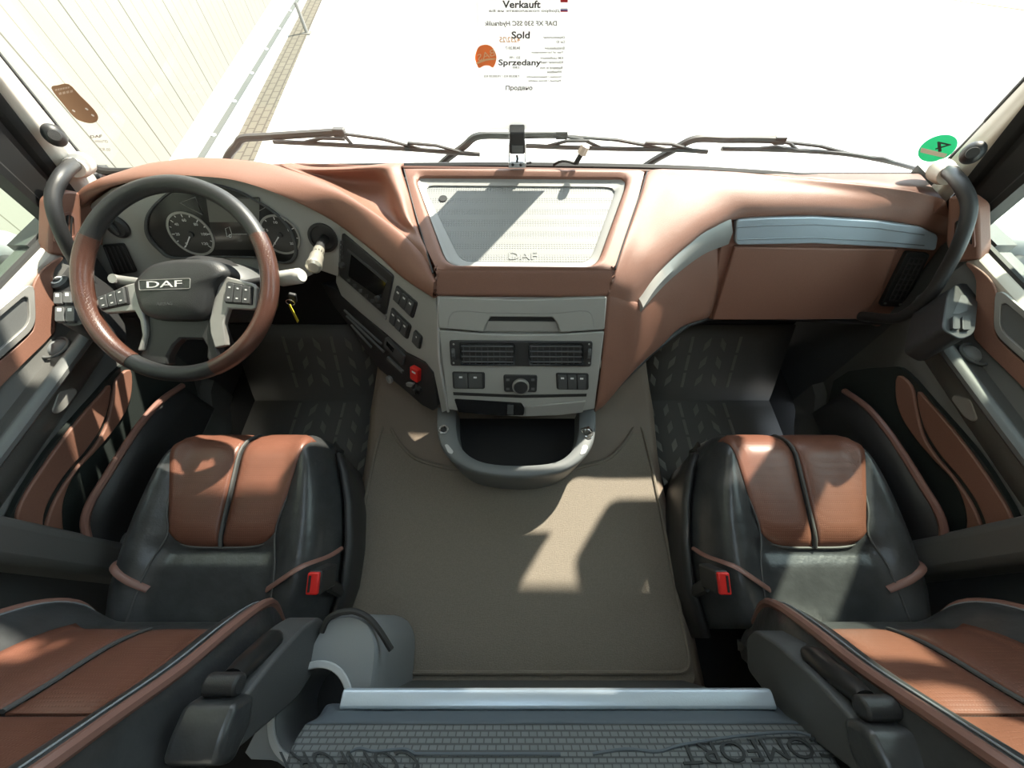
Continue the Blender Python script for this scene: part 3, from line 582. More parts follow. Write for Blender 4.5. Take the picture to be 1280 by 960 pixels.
m = MB(); m.grid(rows, True); m.f.append(tuple(range(5))); m.build('wing_strip', SILVER, DASH, ang=40)
# --- dark underside of the passenger side
m = MB(); rows = [[PS(750, 512, 1.16), PS(780, 479, 1.17), PS(831, 432, 1.22), PS(885, 401, 1.27), PS(1000, 402, 1.27), PS(1098, 406, 1.27), PS(1150, 400, 1.25)], [V((.2, .95, .12)), V((.3, 1.02, .14)), V((.45, 1.06, .16)), V((.6, 1.08, .18)), V((.8, 1.08, .18)), V((1.0, 1.08, .18)), V((1.18, 1.08, .18))]]
m.grid([cr(r, 3) for r in rows]); m.build('underside', BLACK, DASH, solid=.01)
# --- grey instrument fascia with the cluster
fas = [(104, 304), (107, 274), (114, 254), (140, 235), (180, 224), (230, 218), (257, 219), (300, 224), (345, 238), (390, 258), (426, 280), (423, 346), (400, 338), (372, 353), (330, 350), (200, 352), (160, 366), (136, 362), (116, 335)]
m = MB(); m.plate(CL, fas, -.03, .0); fa = m.build('instrument_fascia', FASCIA, DASH, bevel=.002)
oval = cr(C(160, 210, 5.333, [(118, 400), (135, 300), (215, 205), (330, 130), (520, 95), (720, 140), (870, 215), (1000, 300), (1090, 400), (1130, 500), (1130, 590), (1060, 635), (880, 600), (560, 592), (300, 600), (210, 545), (145, 475)]), 4, True)
ovi = [V((275, 278))+(p-V((275, 278)))*.955 for p in oval]
m = MB(); m.ring([CL(*p, .0) for p in oval], [CL(*p, .0) for p in ovi], CL.n*.008); clu = m.build('cluster_bezel', DARKGREY, DASH, bevel=.002)
m = MB(); m.plate(CL, ovi, .0, .0025); m.build('cluster_face', mat('cluster_black', (.020, .020, .020), .22), clu)
def dial(u, v, r, a0, a1, needle, nums):
    c = CL(u, v, .003); ex = V((1, 0, 0)); ey = CL.n.cross(ex).normalized()
    if ey.z < 0: ey = -ey
    pt = lambda a, q, h=0: c+(ex*math.cos(R(a))+ey*math.sin(R(a)))*q+CL.n*h
    m = MB(); m.ring([pt(k*7.5, r, 0) for k in range(48)], [pt(k*7.5, r*.90, 0) for k in range(48)], CL.n*.003); dl = m.build('dial_ring', SILVER, clu)
    m = MB(); m.prism([pt(k*10, r*.9, 0) for k in range(36)], [pt(k*10, r*.9, .001) for k in range(36)]); m.build('dial_face', mat('dial_grey', (.035, .034, .032), .3), clu)
    m = MB()
    n = len(nums)
    for k in range(n*2-1):
        a = a0+(a1-a0)*k/(n*2-2); l = .13 if k % 2 == 0 else .08
        x = pt(a, r*.88, .0012); y = pt(a, r*(.88-l), .0012); t = (y-x).cross(CL.n).normalized()*.0011
        m.prism([x+t, x-t, y-t, y+t], [p+CL.n*.0004 for p in (x+t, x-t, y-t, y+t)])
    for k, s_ in enumerate(nums):
        a = a0+(a1-a0)*k/max(1, n-1); q = pt(a, r*.62, .0012); hw = r*.045*len(s_); hh = r*.06
        text_to(m, s_, q-ex*hw+ey*hh, q+ex*hw+ey*hh, q-ex*hw-ey*hh, CL.n*.0004)
    m.build('dial_marks', WHITE, clu)
    m = MB(); x = pt(needle, r*.8, .003); y = pt(needle, r*.02, .003); t = (y-x).cross(CL.n).normalized()*.0018
    m.prism([x+t*.5, x-t*.5, y-t, y+t], [p+CL.n*.001 for p in (x+t*.5, x-t*.5, y-t, y+t)]); m.build('needle', WHITE, clu)
    m = MB(); m.lathe([(r*.14, .001), (r*.12, .005)], c, CL.n, 16); m.build('needle_hub', BLACK, clu)
dial(240, 292, .060, 225, -45, 228, ['0', '20', '40', '60', '80', '100', '120'])
dial(351, 293, .054, 225, -45, 225, ['0', '5', '10', '15', '20'])
for (uv, a0, tri) in ((( (226, 253), (245, 246), (254, 268)), 0, 1), (((313, 247), (318, 267), (334, 258)), 0, 1)):
    m = MB(); q = [CL(*p, .003) for p in uv]; m.tube(q, .0016, 6, closed=True); m.build('small_gauge', SILVER, clu)
m = MB(); m.plate(CL, rp([(258, 246), (326, 246), (324, 312), (268, 312)], 3), .002, .004); scn = m.build('trip_display', SCREEN, clu, bevel=.001)
m = MB(); m.plate(CL, [(259, 248), (325, 248), (325, 277), (263, 277)], .004, .0045); m.build('display_field', mat('display_grey_field', (.17, .165, .15), .3), scn)
m = MB(); q = [CL(*p, .005) for p in ((283, 285), (288, 283), (291, 292), (285, 295))]; m.tube(q, .0008, 5, closed=True); m.tube([CL(289+1.6*math.cos(a), 294+1.8*math.sin(a), .005) for a in [k*.7 for k in range(9)]], .0008, 5, closed=True); m.tube([CL(292, 292, .005), CL(310, 292, .005)], .0006, 5); m.build('truck_icon', WHITE, scn)
# light switch knob and driver side vent left of the wheel
m = MB(); c = CL(148, 283); m.lathe([(.030, 0), (.030, .006), (.024, .012), (.0, .013)], c, CL.n); ls = m.build('light_switch', BLACK, DASH)
m = MB(); m.box(c+CL.n*.016, (.01, .012, .035)); m.build('switch_grip', DARKGREY, ls, bevel=.002)
dv = [(130, 305), (156, 303), (173, 339), (145, 343)]
m = MB(); m.plate(CL, rp(dv, 3), .0, .008); dvb = m.build('side_vent', BLACK, DASH, bevel=.002)
for k in range(5):
    a = .1+.8*k/4; m = MB(); m.tube([CL(*quad(dv, a, .08), .009), CL(*quad(dv, a, .92), .009)], .0022, 6); m.build('vent_slat', VENTSLAT, dvb)
# --- angled radio panel
K = lambda pts: C(380, 260, 3.555, pts)
rpl = K([(163, 66), (330, 192), (440, 292), (520, 360), (582, 396)])+[(551, 440), (562, 512), (552, 516)]+K([(602, 860), (575, 730), (540, 685), (455, 640), (365, 560), (255, 470), (165, 390), (140, 330), (148, 200)])
m = MB(); m.plate(RP, rpl, -.04, .0); rpan = m.build('radio_panel', FASCIA, DASH, bevel=.003)
rad = K([(176, 108), (402, 300), (367, 476), (164, 300)])
m = MB(); m.plate(RP, rp(rad, 3), -.002, .006); ra = m.build('radio', BLACK, DASH, bevel=.002)
m = MB(); m.plate(RP, rp(K([(222, 192), (374, 325), (350, 400), (206, 300)]), 2), .006, .0075); m.build('radio_screen', GLOSS, ra)
m = MB(); m.plate(RP, K([(205, 178), (378, 322), (376, 332), (203, 188)]), .006, .0085); m.build('disc_slot', DARKGREY, ra)
for p in ((183, 250), (342, 398)):
    m = MB(); m.lathe([(.0085, 0), (.0085, .010), (.006, .012), (0, .012)], RP(*K([p])[0], .006), RP.n, 18); m.build('radio_knob', DARKGREY, ra)
for i in range(4):
    p = K([(178, 150+22*i)])[0]; m = MB(); m.plate(RP, rect(p[0]-1.6, p[1]-2, p[0]+2.2, p[1]+2), .006, .0085); m.build('radio_button', DARKGREY, ra, bevel=.0006)
for i in range(6):
    p = V(K([(208, 320)])[0]).lerp(V(K([(340, 432)])[0]), i/5); m = MB(); m.plate(RP, rect(p[0]-2.2, p[1]-2, p[0]+2.2, p[1]+2), .006, .0082); m.build('radio_button', DARKGREY, ra, bevel=.0006)
m = MB(); m.plate(RP, K([(163, 308), (168, 304), (370, 484), (366, 496)]), .0, .004); m.build('lower_trim', SILVER, ra)
def bank(q, n, name='rocker_bank', plane=RP):
    m = MB(); m.plate(plane, rp(q, 3), -.002, .004); b_ = m.build(name, BLACK, DASH, bevel=.0015)
    for i in range(n):
        a0, a1 = .06+.88*i/n, .06+.88*(i+1)/n-.03
        m = MB(); m.plate(plane, rp([quad(q, a0, .08), quad(q, a1, .08), quad(q, a1, .92), quad(q, a0, .92)], 1.2), .004, .0085); rk = m.build('rocker_switch', DARKGREY, b_, bevel=.0012)
        c0 = (a0+a1)/2; m = MB(); m.plate(plane, [quad(q, c0-.05, .22), quad(q, c0+.05, .22), quad(q, c0+.05, .32), quad(q, c0-.05, .32)], .0086, .009); m.build('switch_mark', WHITE, rk)
    return b_
bank(K([(415, 340), (508, 420), (487, 492), (397, 402)]), 3)
bank(K([(393, 438), (480, 522), (463, 585), (380, 502)]), 3)
bank(K([(495, 537), (530, 572), (518, 630), (484, 592)]), 1)
# lower black panel with shelf, red switch and knobs
LPn = RP; o_ = -.012
low = K([(70, 335), (150, 372), (170, 400), (360, 570), (450, 645), (540, 692), (572, 740), (590, 880), (568, 905), (520, 880), (440, 810), (330, 720), (270, 640), (190, 520), (130, 440)])
m = MB(); m.plate(LPn, low, -.09, -.004); lp = m.build('lower_panel', BLACK, DASH, bevel=.003)
for a, b in (((180, 455), (345, 605)), ((190, 480), (355, 640)), ((210, 520), (300, 620))):
    m = MB(); p, q = K([a, b]); m.tube([RP(*p, .0), RP(*q, .0)], .004, 8); m.build('shelf_edge', MIDGREY, lp)
m = MB(); m.plate(RP, rp(K([(366, 572), (446, 655), (440, 700), (358, 612)]), 2), -.006, .004); tb = m.build('recorder_unit', DARKGREY, lp, bevel=.001)
m = MB(); m.plate(RP, K([(374, 590), (405, 622), (400, 640), (370, 606)]), .0042, .005); m.build('recorder_display', GLOSS, tb)
m = MB(); m.plate(RP, K([(372, 660), (440, 725), (438, 735), (370, 670)]), -.004, .003); m.build('card_slot', MIDGREY, lp)
m = MB(); m.plate(RP, rp(K([(483, 696), (518, 716), (516, 772), (484, 752)]), 2), -.004, .012); rs = m.build('red_switch', RED, lp, bevel=.002); rs['label'] = 'red guarded switch'
m = MB(); m.plate(RP, K([(493, 715), (509, 724), (509, 732), (493, 723)]), .0121, .0126); m.build('switch_mark', WHITE, rs)
m = MB(); c = RP(*K([(380, 762)])[0], -.004); m.lathe([(.013, 0), (.013, .008), (.010, .010), (.010, .004), (0, .004)], c, RP.n); m.build('power_socket', SILVER, lp)
m = MB(); c = RP(*K([(500, 805)])[0], -.004); m.lathe([(.020, 0), (.019, .006), (.012, .010), (.011, .022), (0, .023)], c, RP.n); pk_ = m.build('brake_knob', BLACK, lp)
m = MB(); m.plate(RP, rp(K([(466, 768), (500, 772), (492, 790), (470, 784)]), 1.5), .004, .014); m.build('knob_lever', SILVER, pk_, bevel=.002)
m = MB(); m.tube(cr([PS(548.5, 371, .970), RP(551, 440, .007), RP(558, 490, .006), RP(561, 514, .002)], 5), .0042, 8); m.build('console_seam', mat('bright_trim', (.6, .6, .6), .3, metal=.4), DASH)
# retarder lever through its round opening
m = MB(); c = CL(404, 297); m.lathe([(.040, -.002), (.040, .006), (.033, .007), (.031, .002), (0, .002)], c, CL.n, 28); hole = m.build('lever_opening', BLACK, DASH)
tip = PS(393, 330, .985)
m = MB(); m.tube([c-CL.n*.02, c.lerp(tip, .45), tip], [.012, .013, .016], 12); lv = m.build('lever', BLACK, hole)
m = MB(); m.tube(cr([c.lerp(tip, .5), c.lerp(tip, .75), tip, tip+(tip-c)*.12], 3), [.014]*3+[.017]*3+[.019]*3+[.012], 14); m.build('lever_grip', mat('champagne_metal', (.58, .54, .46), .3, metal=.6), lv)
# --- centre console face
K5 = lambda pts: C(500, 340, 3.557, pts)
body = K5([(165, 104), (540, 112), (918, 104), (905, 262), (866, 605), (700, 632), (540, 640), (360, 630), (212, 606), (180, 420)])
m = MB(); m.plate(CO, body, -.18, -.006); cb = m.build('console_body', FASCIA, DASH, bevel=.004)
dr = K5([(166, 106), (540, 118), (917, 106), (906, 250), (712, 264), (698, 222), (676, 196), (404, 194), (386, 222), (372, 261), (173, 244)])
m = MB(); m.plate(CO, dr, -.004, .010); drw = m.build('drawer', FASCIA, DASH, bevel=.003)
m = MB(); m.plate(CO, K5([(392, 218), (690, 220), (704, 262), (378, 260)]), -.006, .002); m.build('drawer_grip', SILVER, drw)
m = MB(); m.plate(CO, K5([(400, 196), (680, 198), (692, 222), (388, 220)]), -.006, -.001); m.build('grip_shadow_gap', RUBBER, drw)
m = MB(); m.tube([CO(*p, .0095) for p in cr(K5([(215, 240), (222, 195), (245, 172), (300, 168), (400, 176), (540, 178), (690, 178), (800, 168), (845, 180), (860, 240)]), 4)], .0012, 5); m.build('drawer_crease', SILVER, drw)
lf = K5([(174, 254), (372, 270), (540, 274), (712, 272), (906, 260), (864, 602), (700, 630), (540, 637), (360, 628), (214, 604)])
m = MB(); m.plate(CO, lf, -.004, .008); fl = m.build('vent_fascia', FASCIA, DASH, bevel=.003)
m = MB(); m.plate(CO, rp(K5([(222, 297), (854, 302), (846, 412), (228, 408)]), 3), .006, .013); vc = m.build('centre_vent', BLACK, DASH, bevel=.002)
for u0, u1 in ((268, 512), (568, 812)):
    q = K5([(u0, 306), (u1, 308), (u1-2, 403), (u0+3, 402)])
    m = MB(); n_ = resample(q, 40); qi = [quad(q, .03, .06), quad(q, .97, .06), quad(q, .97, .94), quad(q, .03, .94)]
    m.ring([CO(*p, .013) for p in resample(q, 40)], [CO(*p, .013) for p in resample(qi, 40)], CO.n*.004); m.build('vent_surround', GLOSS, vc)
    for k in range(4):
        m = MB(); m.tube([CO(*quad(q, .03, .14+.24*k), .015), CO(*quad(q, .97, .14+.24*k), .015)], .0024, 6); m.build('vent_slat', VENTSLAT, vc)
    for k in range(9):
        m = MB(); m.tube([CO(*quad(q, .06+.11*k, .05), .0135), CO(*quad(q, .06+.11*k, .95), .0135)], .0018, 6); m.build('vent_slat', VENTSLAT, vc)
for u in (241, 837):
    a, b = K5([(u, 322), (u, 386)]); m = MB(); x = CO(*a, .013).lerp(CO(*b, .013), .5); m.lathe([(.0, -.004), (.018, -.004), (.018, .004), (0, .004)], x-CO.n*.008, (1, 0, 0), 20); m.build('vent_wheel', DARKGREY, vc)
    for v in (312, 395):
        m = MB(); m.ball(CO(*K5([(u, v)])[0], .013), .0028, nu=8, nv=6); m.build('vent_stud', SILVER, vc)
def cbank(x0, y0, x1, y1, n): return bank(K5([(x0, y0), (x1, y0+3), (x1, y1+2), (x0+4, y1)]), n, 'rocker_bank', PL(CO.o+CO.n*.006, CO.o+CO.n*.006+V((1, 0, 0)), CO(650, 500, .006)))
cbank(232, 440, 378, 516, 2); cbank(692, 445, 838, 520, 3)
m = MB(); m.plate(CO, rp(K5([(460, 449), (610, 451), (607, 526), (463, 524)]), 3), .006, .012); cp = m.build('climate_panel', BLACK, DASH, bevel=.002)
c = CO(*K5([(536, 496)])[0], .012)
m = MB(); m.lathe([(.0235, 0), (.0235, .010), (.020, .012), (.020, .009), (0, .009)], c, CO.n, 28); m.build('climate_knob', SILVER, cp)
m = MB(); m.lathe([(.0195, .008), (.018, .013), (0, .0135)], c, CO.n, 28); m.build('knob_cap', BLACK, cp)
for p in ((480, 470), (590, 470), (480, 510), (590, 510)):
    a = K5([p])[0]; m = MB(); m.plate(CO, rect(a[0]-2, a[1]-1.4, a[0]+2, a[1]+1.4), .0122, .0128); m.build('climate_icon', MIDGREY, cp)
m = MB(); m.plate(CO, K5([(238, 527), (540, 540), (828, 534), (826, 546), (540, 552), (240, 540)]), .006, .0095); m.build('slot_line', RUBBER, fl)
m = MB(); m.plate(CO, rp(K5([(243, 556), (540, 574), (553, 596), (550, 628), (440, 630), (262, 614)]), 2), .004, .0105); ash = m.build('open_compartment', GLOSS, fl)
m = MB(); m.plate(CO, K5([(478, 580), (505, 582), (503, 622), (476, 620)]), .0105, .016); m.build('catch', DARKGREY, ash, bevel=.001)
m = MB(); m.plate(CO, K5([(556, 590), (824, 564), (810, 614), (700, 628), (556, 632)]), .006, .0125); m.build('flap', SILVER, fl, bevel=.002)

# --- storage tray standing out below the console
TR = thing('storage_tray', PZ(645, 570, .02), 'grey rounded storage tray with black liner under the centre console', 'tray')
ZT = PL(V((0, 0, .175)), V((1, 0, .175)), V((0, 1, .175)))
to = cr(K5([(162, 600), (162, 700), (186, 782), (250, 848), (350, 892), (540, 912), (700, 893), (800, 842), (856, 770), (874, 690), (874, 600)]), 4)
ti = cr(K5([(246, 600), (252, 720), (288, 800), (380, 848), (540, 860), (690, 845), (765, 795), (795, 720), (800, 600)]), 4)
n_ = 60
def op(pts, n):
    L = [0]
    for i in range(len(pts)-1): L.append(L[-1]+(pts[i+1]-pts[i]).length)
    out = []; j = 0
    for k in range(n):
        d_ = L[-1]*k/(n-1)
        while j < len(pts)-2 and L[j+1] < d_: j += 1
        out.append(pts[j].lerp(pts[j+1], (d_-L[j])/max(1e-9, L[j+1]-L[j])))
    return out
a = [ZT(*p) for p in op(to, n_)]; b = [ZT(*p) for p in op(ti, n_)]
dz = lambda p, z: V((p.x, p.y, p.z+z))
cen = V((0.0, .52, .175))
m = MB(); m.grid([[cen+(p-cen)*.90+V((0, 0, -.172)) for p in a], [dz(p, -.02) for p in a], [dz(a[i].lerp(b[i], .06), -.004) for i in range(n_)], [dz(a[i].lerp(b[i], .2), 0) for i in range(n_)], [dz(a[i].lerp(b[i], .8), 0) for i in range(n_)], [dz(p, -.004) for p in b], [cen+(p-cen)*.97+V((0, 0, -.08)) for p in b]])
m.build('tray_body', mat('slate_grey_plastic', (.15, .16, .165), .42), TR, ang=50)
m = MB(); fl_ = [cen+(p-cen)*.985+V((0, 0, -.078)) for p in b]; m.prism([p+V((0, 0, -.01)) for p in fl_], fl_); m.build('liner', HONEY, TR)
for u, v in ((195, 703), (834, 714)):
    m = MB(); m.lathe([(.015, 0), (.015, .006), (.010, .006), (.009, -.004), (0, -.004)], ZT(*K5([(u, v)])[0]), (0, 0, 1), 22); so = m.build('power_socket', CHROME, TR)
    m = MB(); m.lathe([(.0085, -.003), (.0085, .002)], ZT(*K5([(u, v)])[0]), (0, 0, 1), 16); m.build('socket_well', RUBBER, so)
for q in ([(198, 768), (212, 766), (238, 798), (232, 810), (214, 804)], [(800, 812), (812, 772), (830, 768), (836, 780), (822, 808)]):
    m = MB(); m.plate(ZT, rp(K5(q), 2), .0, .0015); m.build('socket_label', mat('pale_grey_label', (.5, .5, .5), .5), TR)
m = MB(); m.plate(ZT, rp(K5([(800, 700), (840, 684), (862, 720), (850, 744), (830, 744)]), 3), .0, .003); m.build('socket_flap', CHROME, TR, bevel=.001)
# ================================================================== steering wheel and column
sc_ = .905
WC = PS(220, 350, sc_); WN = V((0, -math.cos(R(55)), math.sin(R(55)))); WP = PL(WC, WC+V((1, 0, 0)), WC+V((0, WN.z, -WN.y)))
wx, wy = V((1, 0, 0)), V((0, math.sin(R(55)), math.cos(R(55))))
SC = thing('stalk_housing', tuple(WC-WN*.20), 'grey and black steering column with its stalks behind the steering wheel', 'steering column')
ax = -WN
m = MB(); m.lathe([(.055, .045), (.075, .07), (.085, .13), (.075, .22), (.06, .30)], WC, ax, 24); m.build('column_shroud', BLACK, SC)
m = MB(); m.grid([[WC+ax*h+(wx*math.cos(R(a))*r*1.35+wy*math.sin(R(a))*r) for a in range(10, 171, 10)] for h, r in ((.08, .05), (.09, .068), (.14, .078), (.20, .085))]); m.build('shroud_cover', MIDGREY, SC, solid=.006, ang=60)
sb = PS(330, 352, 1.0); tip = PS(368, 346, .965)
m = MB(); m.tube([WC+ax*.08+wx*.07, sb, sb.lerp(tip, .5)], [.010, .012, .016], 10); stk = m.build('stalk', BLACK, SC)
m = MB(); m.tube(cr([sb.lerp(tip, .3), sb.lerp(tip, .6), tip, tip.lerp(sb, -.25)], 3), [.015]*3+[.019]*3+[.019]*3+[.014], 14); m.build('stalk_grip', mat('pale_stalk_grip', (.55, .54, .50), .4), stk)
m = MB(); m.plate(PL(tip, tip+V((.01, 0, 0)), tip+wy*.01), [(372, 342), (377, 344), (377, 350), (372, 350)], .018, .02); m.build('stalk_mark', PRINT, stk)
sl = PS(150, 350, 1.02); m = MB(); m.tube([WC+ax*.08-wx*.07, sl, PS(140, 348, 1.0)], [.010, .012, .012], 10); m.build('stalk', SILVER, SC)

SW = thing('steering_wheel', tuple(WC), 'four-spoke steering wheel with black and brown rim and black airbag cover', 'steering wheel')
RW = .217
def wang(u, v): p = WP(u, v)-WC; return math.degrees(math.atan2(p.dot(wy), p.dot(wx)))
def wpt(a, r=RW, h=0): return WC+(wx*math.cos(R(a))+wy*math.sin(R(a)))*r+WN*h
aR, aL = wang(332, 290), wang(109, 294); bR, bL = wang(270, 462), wang(165, 452)
def arc(a, b, n=20): return [wpt(a+(b-a)*k/n) for k in range(n+1)]
m = MB(); m.tube(arc(aR, aL, 40), .0185, 14); m.build('rim_upper', WRIM_B, SW)
m = MB(); m.tube(arc(bR, bL, 16), .0185, 14); m.build('rim_lower', WRIM_B, SW)
for a, b in ((aL, bL+360 if bL < 0 else bL), (bR, aR)):
    m = MB(); m.tube(arc(a, b, 24), .0196, 14); m.build('rim_grip', WRIM_W, SW)
K2 = lambda pts: C(0, 200, 3.2, pts)
hub = cr(K2([(545, 478), (600, 422), (700, 396), (830, 394), (885, 415), (908, 455), (868, 505), (842, 590), (818, 632), (760, 644), (640, 640), (582, 624), (556, 590), (536, 510)]), 4, True)
m = MB(); hc = V((225, 363)); n_ = len(hub)
m.grid([[WP(*p, -.045) for p in hub], [WP(*p, -.010) for p in hub], [WP(*(hc+(p-hc)*.95), .004) for p in hub], [WP(*(hc+(p-hc)*.80), .012) for p in hub], [WP(*(hc+(p-hc)*.4), .016) for p in hub], [WP(*(hc+(p-hc)*.02), .017) for p in hub]], True); ab = m.build('airbag_cover', WRIM_B, SW, ang=60)
lg = K2([(583, 488), (785, 480), (783, 520), (585, 526)])
m = MB(); m.plate(WP, rp(lg, 1.5), .012, .0165); plq = m.build('badge_plate', GLOSS, ab, bevel=.0008)
m = MB(); m.tube([WP(*p, .0168) for p in rp(lg, 1.5)], .0008, 5, closed=True); m.build('badge_border', SILVER, plq)
tl, tr, bl = K2([(614, 492), (752, 487), (614, 517)])
m = MB(); text_to(m, 'DAF', WP(*tl, .0165), WP(*tr, .0165), WP(*bl, .0165), WN*.001); m.build('badge_letters', WHITE, plq)
tl, tr, bl = K2([(650, 574), (712, 572), (650, 586)])
m = MB(); text_to(m, 'AIRBAG', WP(*tl, .0155), WP(*tr, .0155), WP(*bl, .0155), WN*.0006); m.build('cover_letters', DARKGREY, ab)
spl = K2([(540, 486), (500, 495), (385, 546), (366, 570), (376, 594), (412, 612), (528, 602), (548, 640), (558, 700), (538, 762), (560, 762), (574, 700), (570, 640), (556, 590)])
spr = K2([(878, 458), (1000, 490), (1020, 510), (1018, 588), (1000, 598), (905, 592), (886, 650), (896, 742), (850, 752), (832, 690), (828, 640), (846, 560), (866, 500)])
for q in (spl, spr):
    m = MB(); m.plate(WP, q, -.022, -.006); m.build('silver_spoke', SILVER, SW, bevel=.003)
for q, n, nm in ((K2([(388, 548), (500, 502), (512, 576), (400, 600)]), 3, 'a'), (K2([(905, 484), (1008, 504), (1004, 580), (895, 572)]), 3, 'b')):
    m = MB(); m.plate(WP, rp(q, 2), -.008, -.003); kb = m.build('button_block', BLACK, SW, bevel=.001)
    for i in range(n):
        a0, a1 = .03+.94*i/n, .03+.94*(i+1)/n-.03
        m = MB(); m.plate(WP, rp([quad(q, a0, .06), quad(q, a1, .06), quad(q, a1, .94), quad(q, a0, .94)], 1.2), -.004, .002); bt = m.build('wheel_button', DARKGREY, kb, bevel=.001)
        c0 = (a0+a1)/2
        for b0 in (.22, .70):
            m = MB(); m.plate(WP, [quad(q, c0-.04, b0), quad(q, c0+.04, b0), quad(q, c0+.04, b0+.07), quad(q, c0-.04, b0+.07)], .0021, .0026); m.build('button_mark', WHITE, bt)
lowsp = K2([(566, 600), (640, 634), (760, 636), (832, 600), (836, 680), (848, 750), (870, 800), (830, 830), (806, 790), (808, 745), (790, 716), (700, 714), (672, 740), (648, 784), (650, 820), (560, 830), (522, 800), (556, 740), (572, 680)])
m = MB(); m.plate(WP, lowsp, -.040, -.014); m.build('lower_spoke', BLACK, SW, bevel=.005)

# ignition key hanging right of the column
KY = thing('ignition_key', tuple(PS(372, 372, 1.08)), 'ignition key with a yellow tag hanging right of the steering column', 'key')
m = MB(); m.box(PS(366, 372, 1.085), (.02, .012, .032), Matrix.Rotation(R(20), 3, 'Y')); m.build('key_head', BLACK, KY, bevel=.004)
m = MB(); c = PS(363, 378, 1.08); m.tube([c+V((math.cos(a)*.011, 0, math.sin(a)*.011)) for a in [k*.4488 for k in range(14)]], .0012, 6, closed=True); m.build('key_ring', CHROME, KY)
m = MB(); p, q = PS(362, 381, 1.08), PS(373, 402, 1.085); d_ = (q-p).normalized(); x = d_.cross(V((0, 1, .3))).normalized()
m.prism([p+x*.007, p-x*.007, q-x*.010, q+x*.008], [a+V((0, -.002, .001)) for a in (p+x*.007, p-x*.007, q-x*.010, q+x*.008)]); m.build('key_tag', YELLOW, KY)

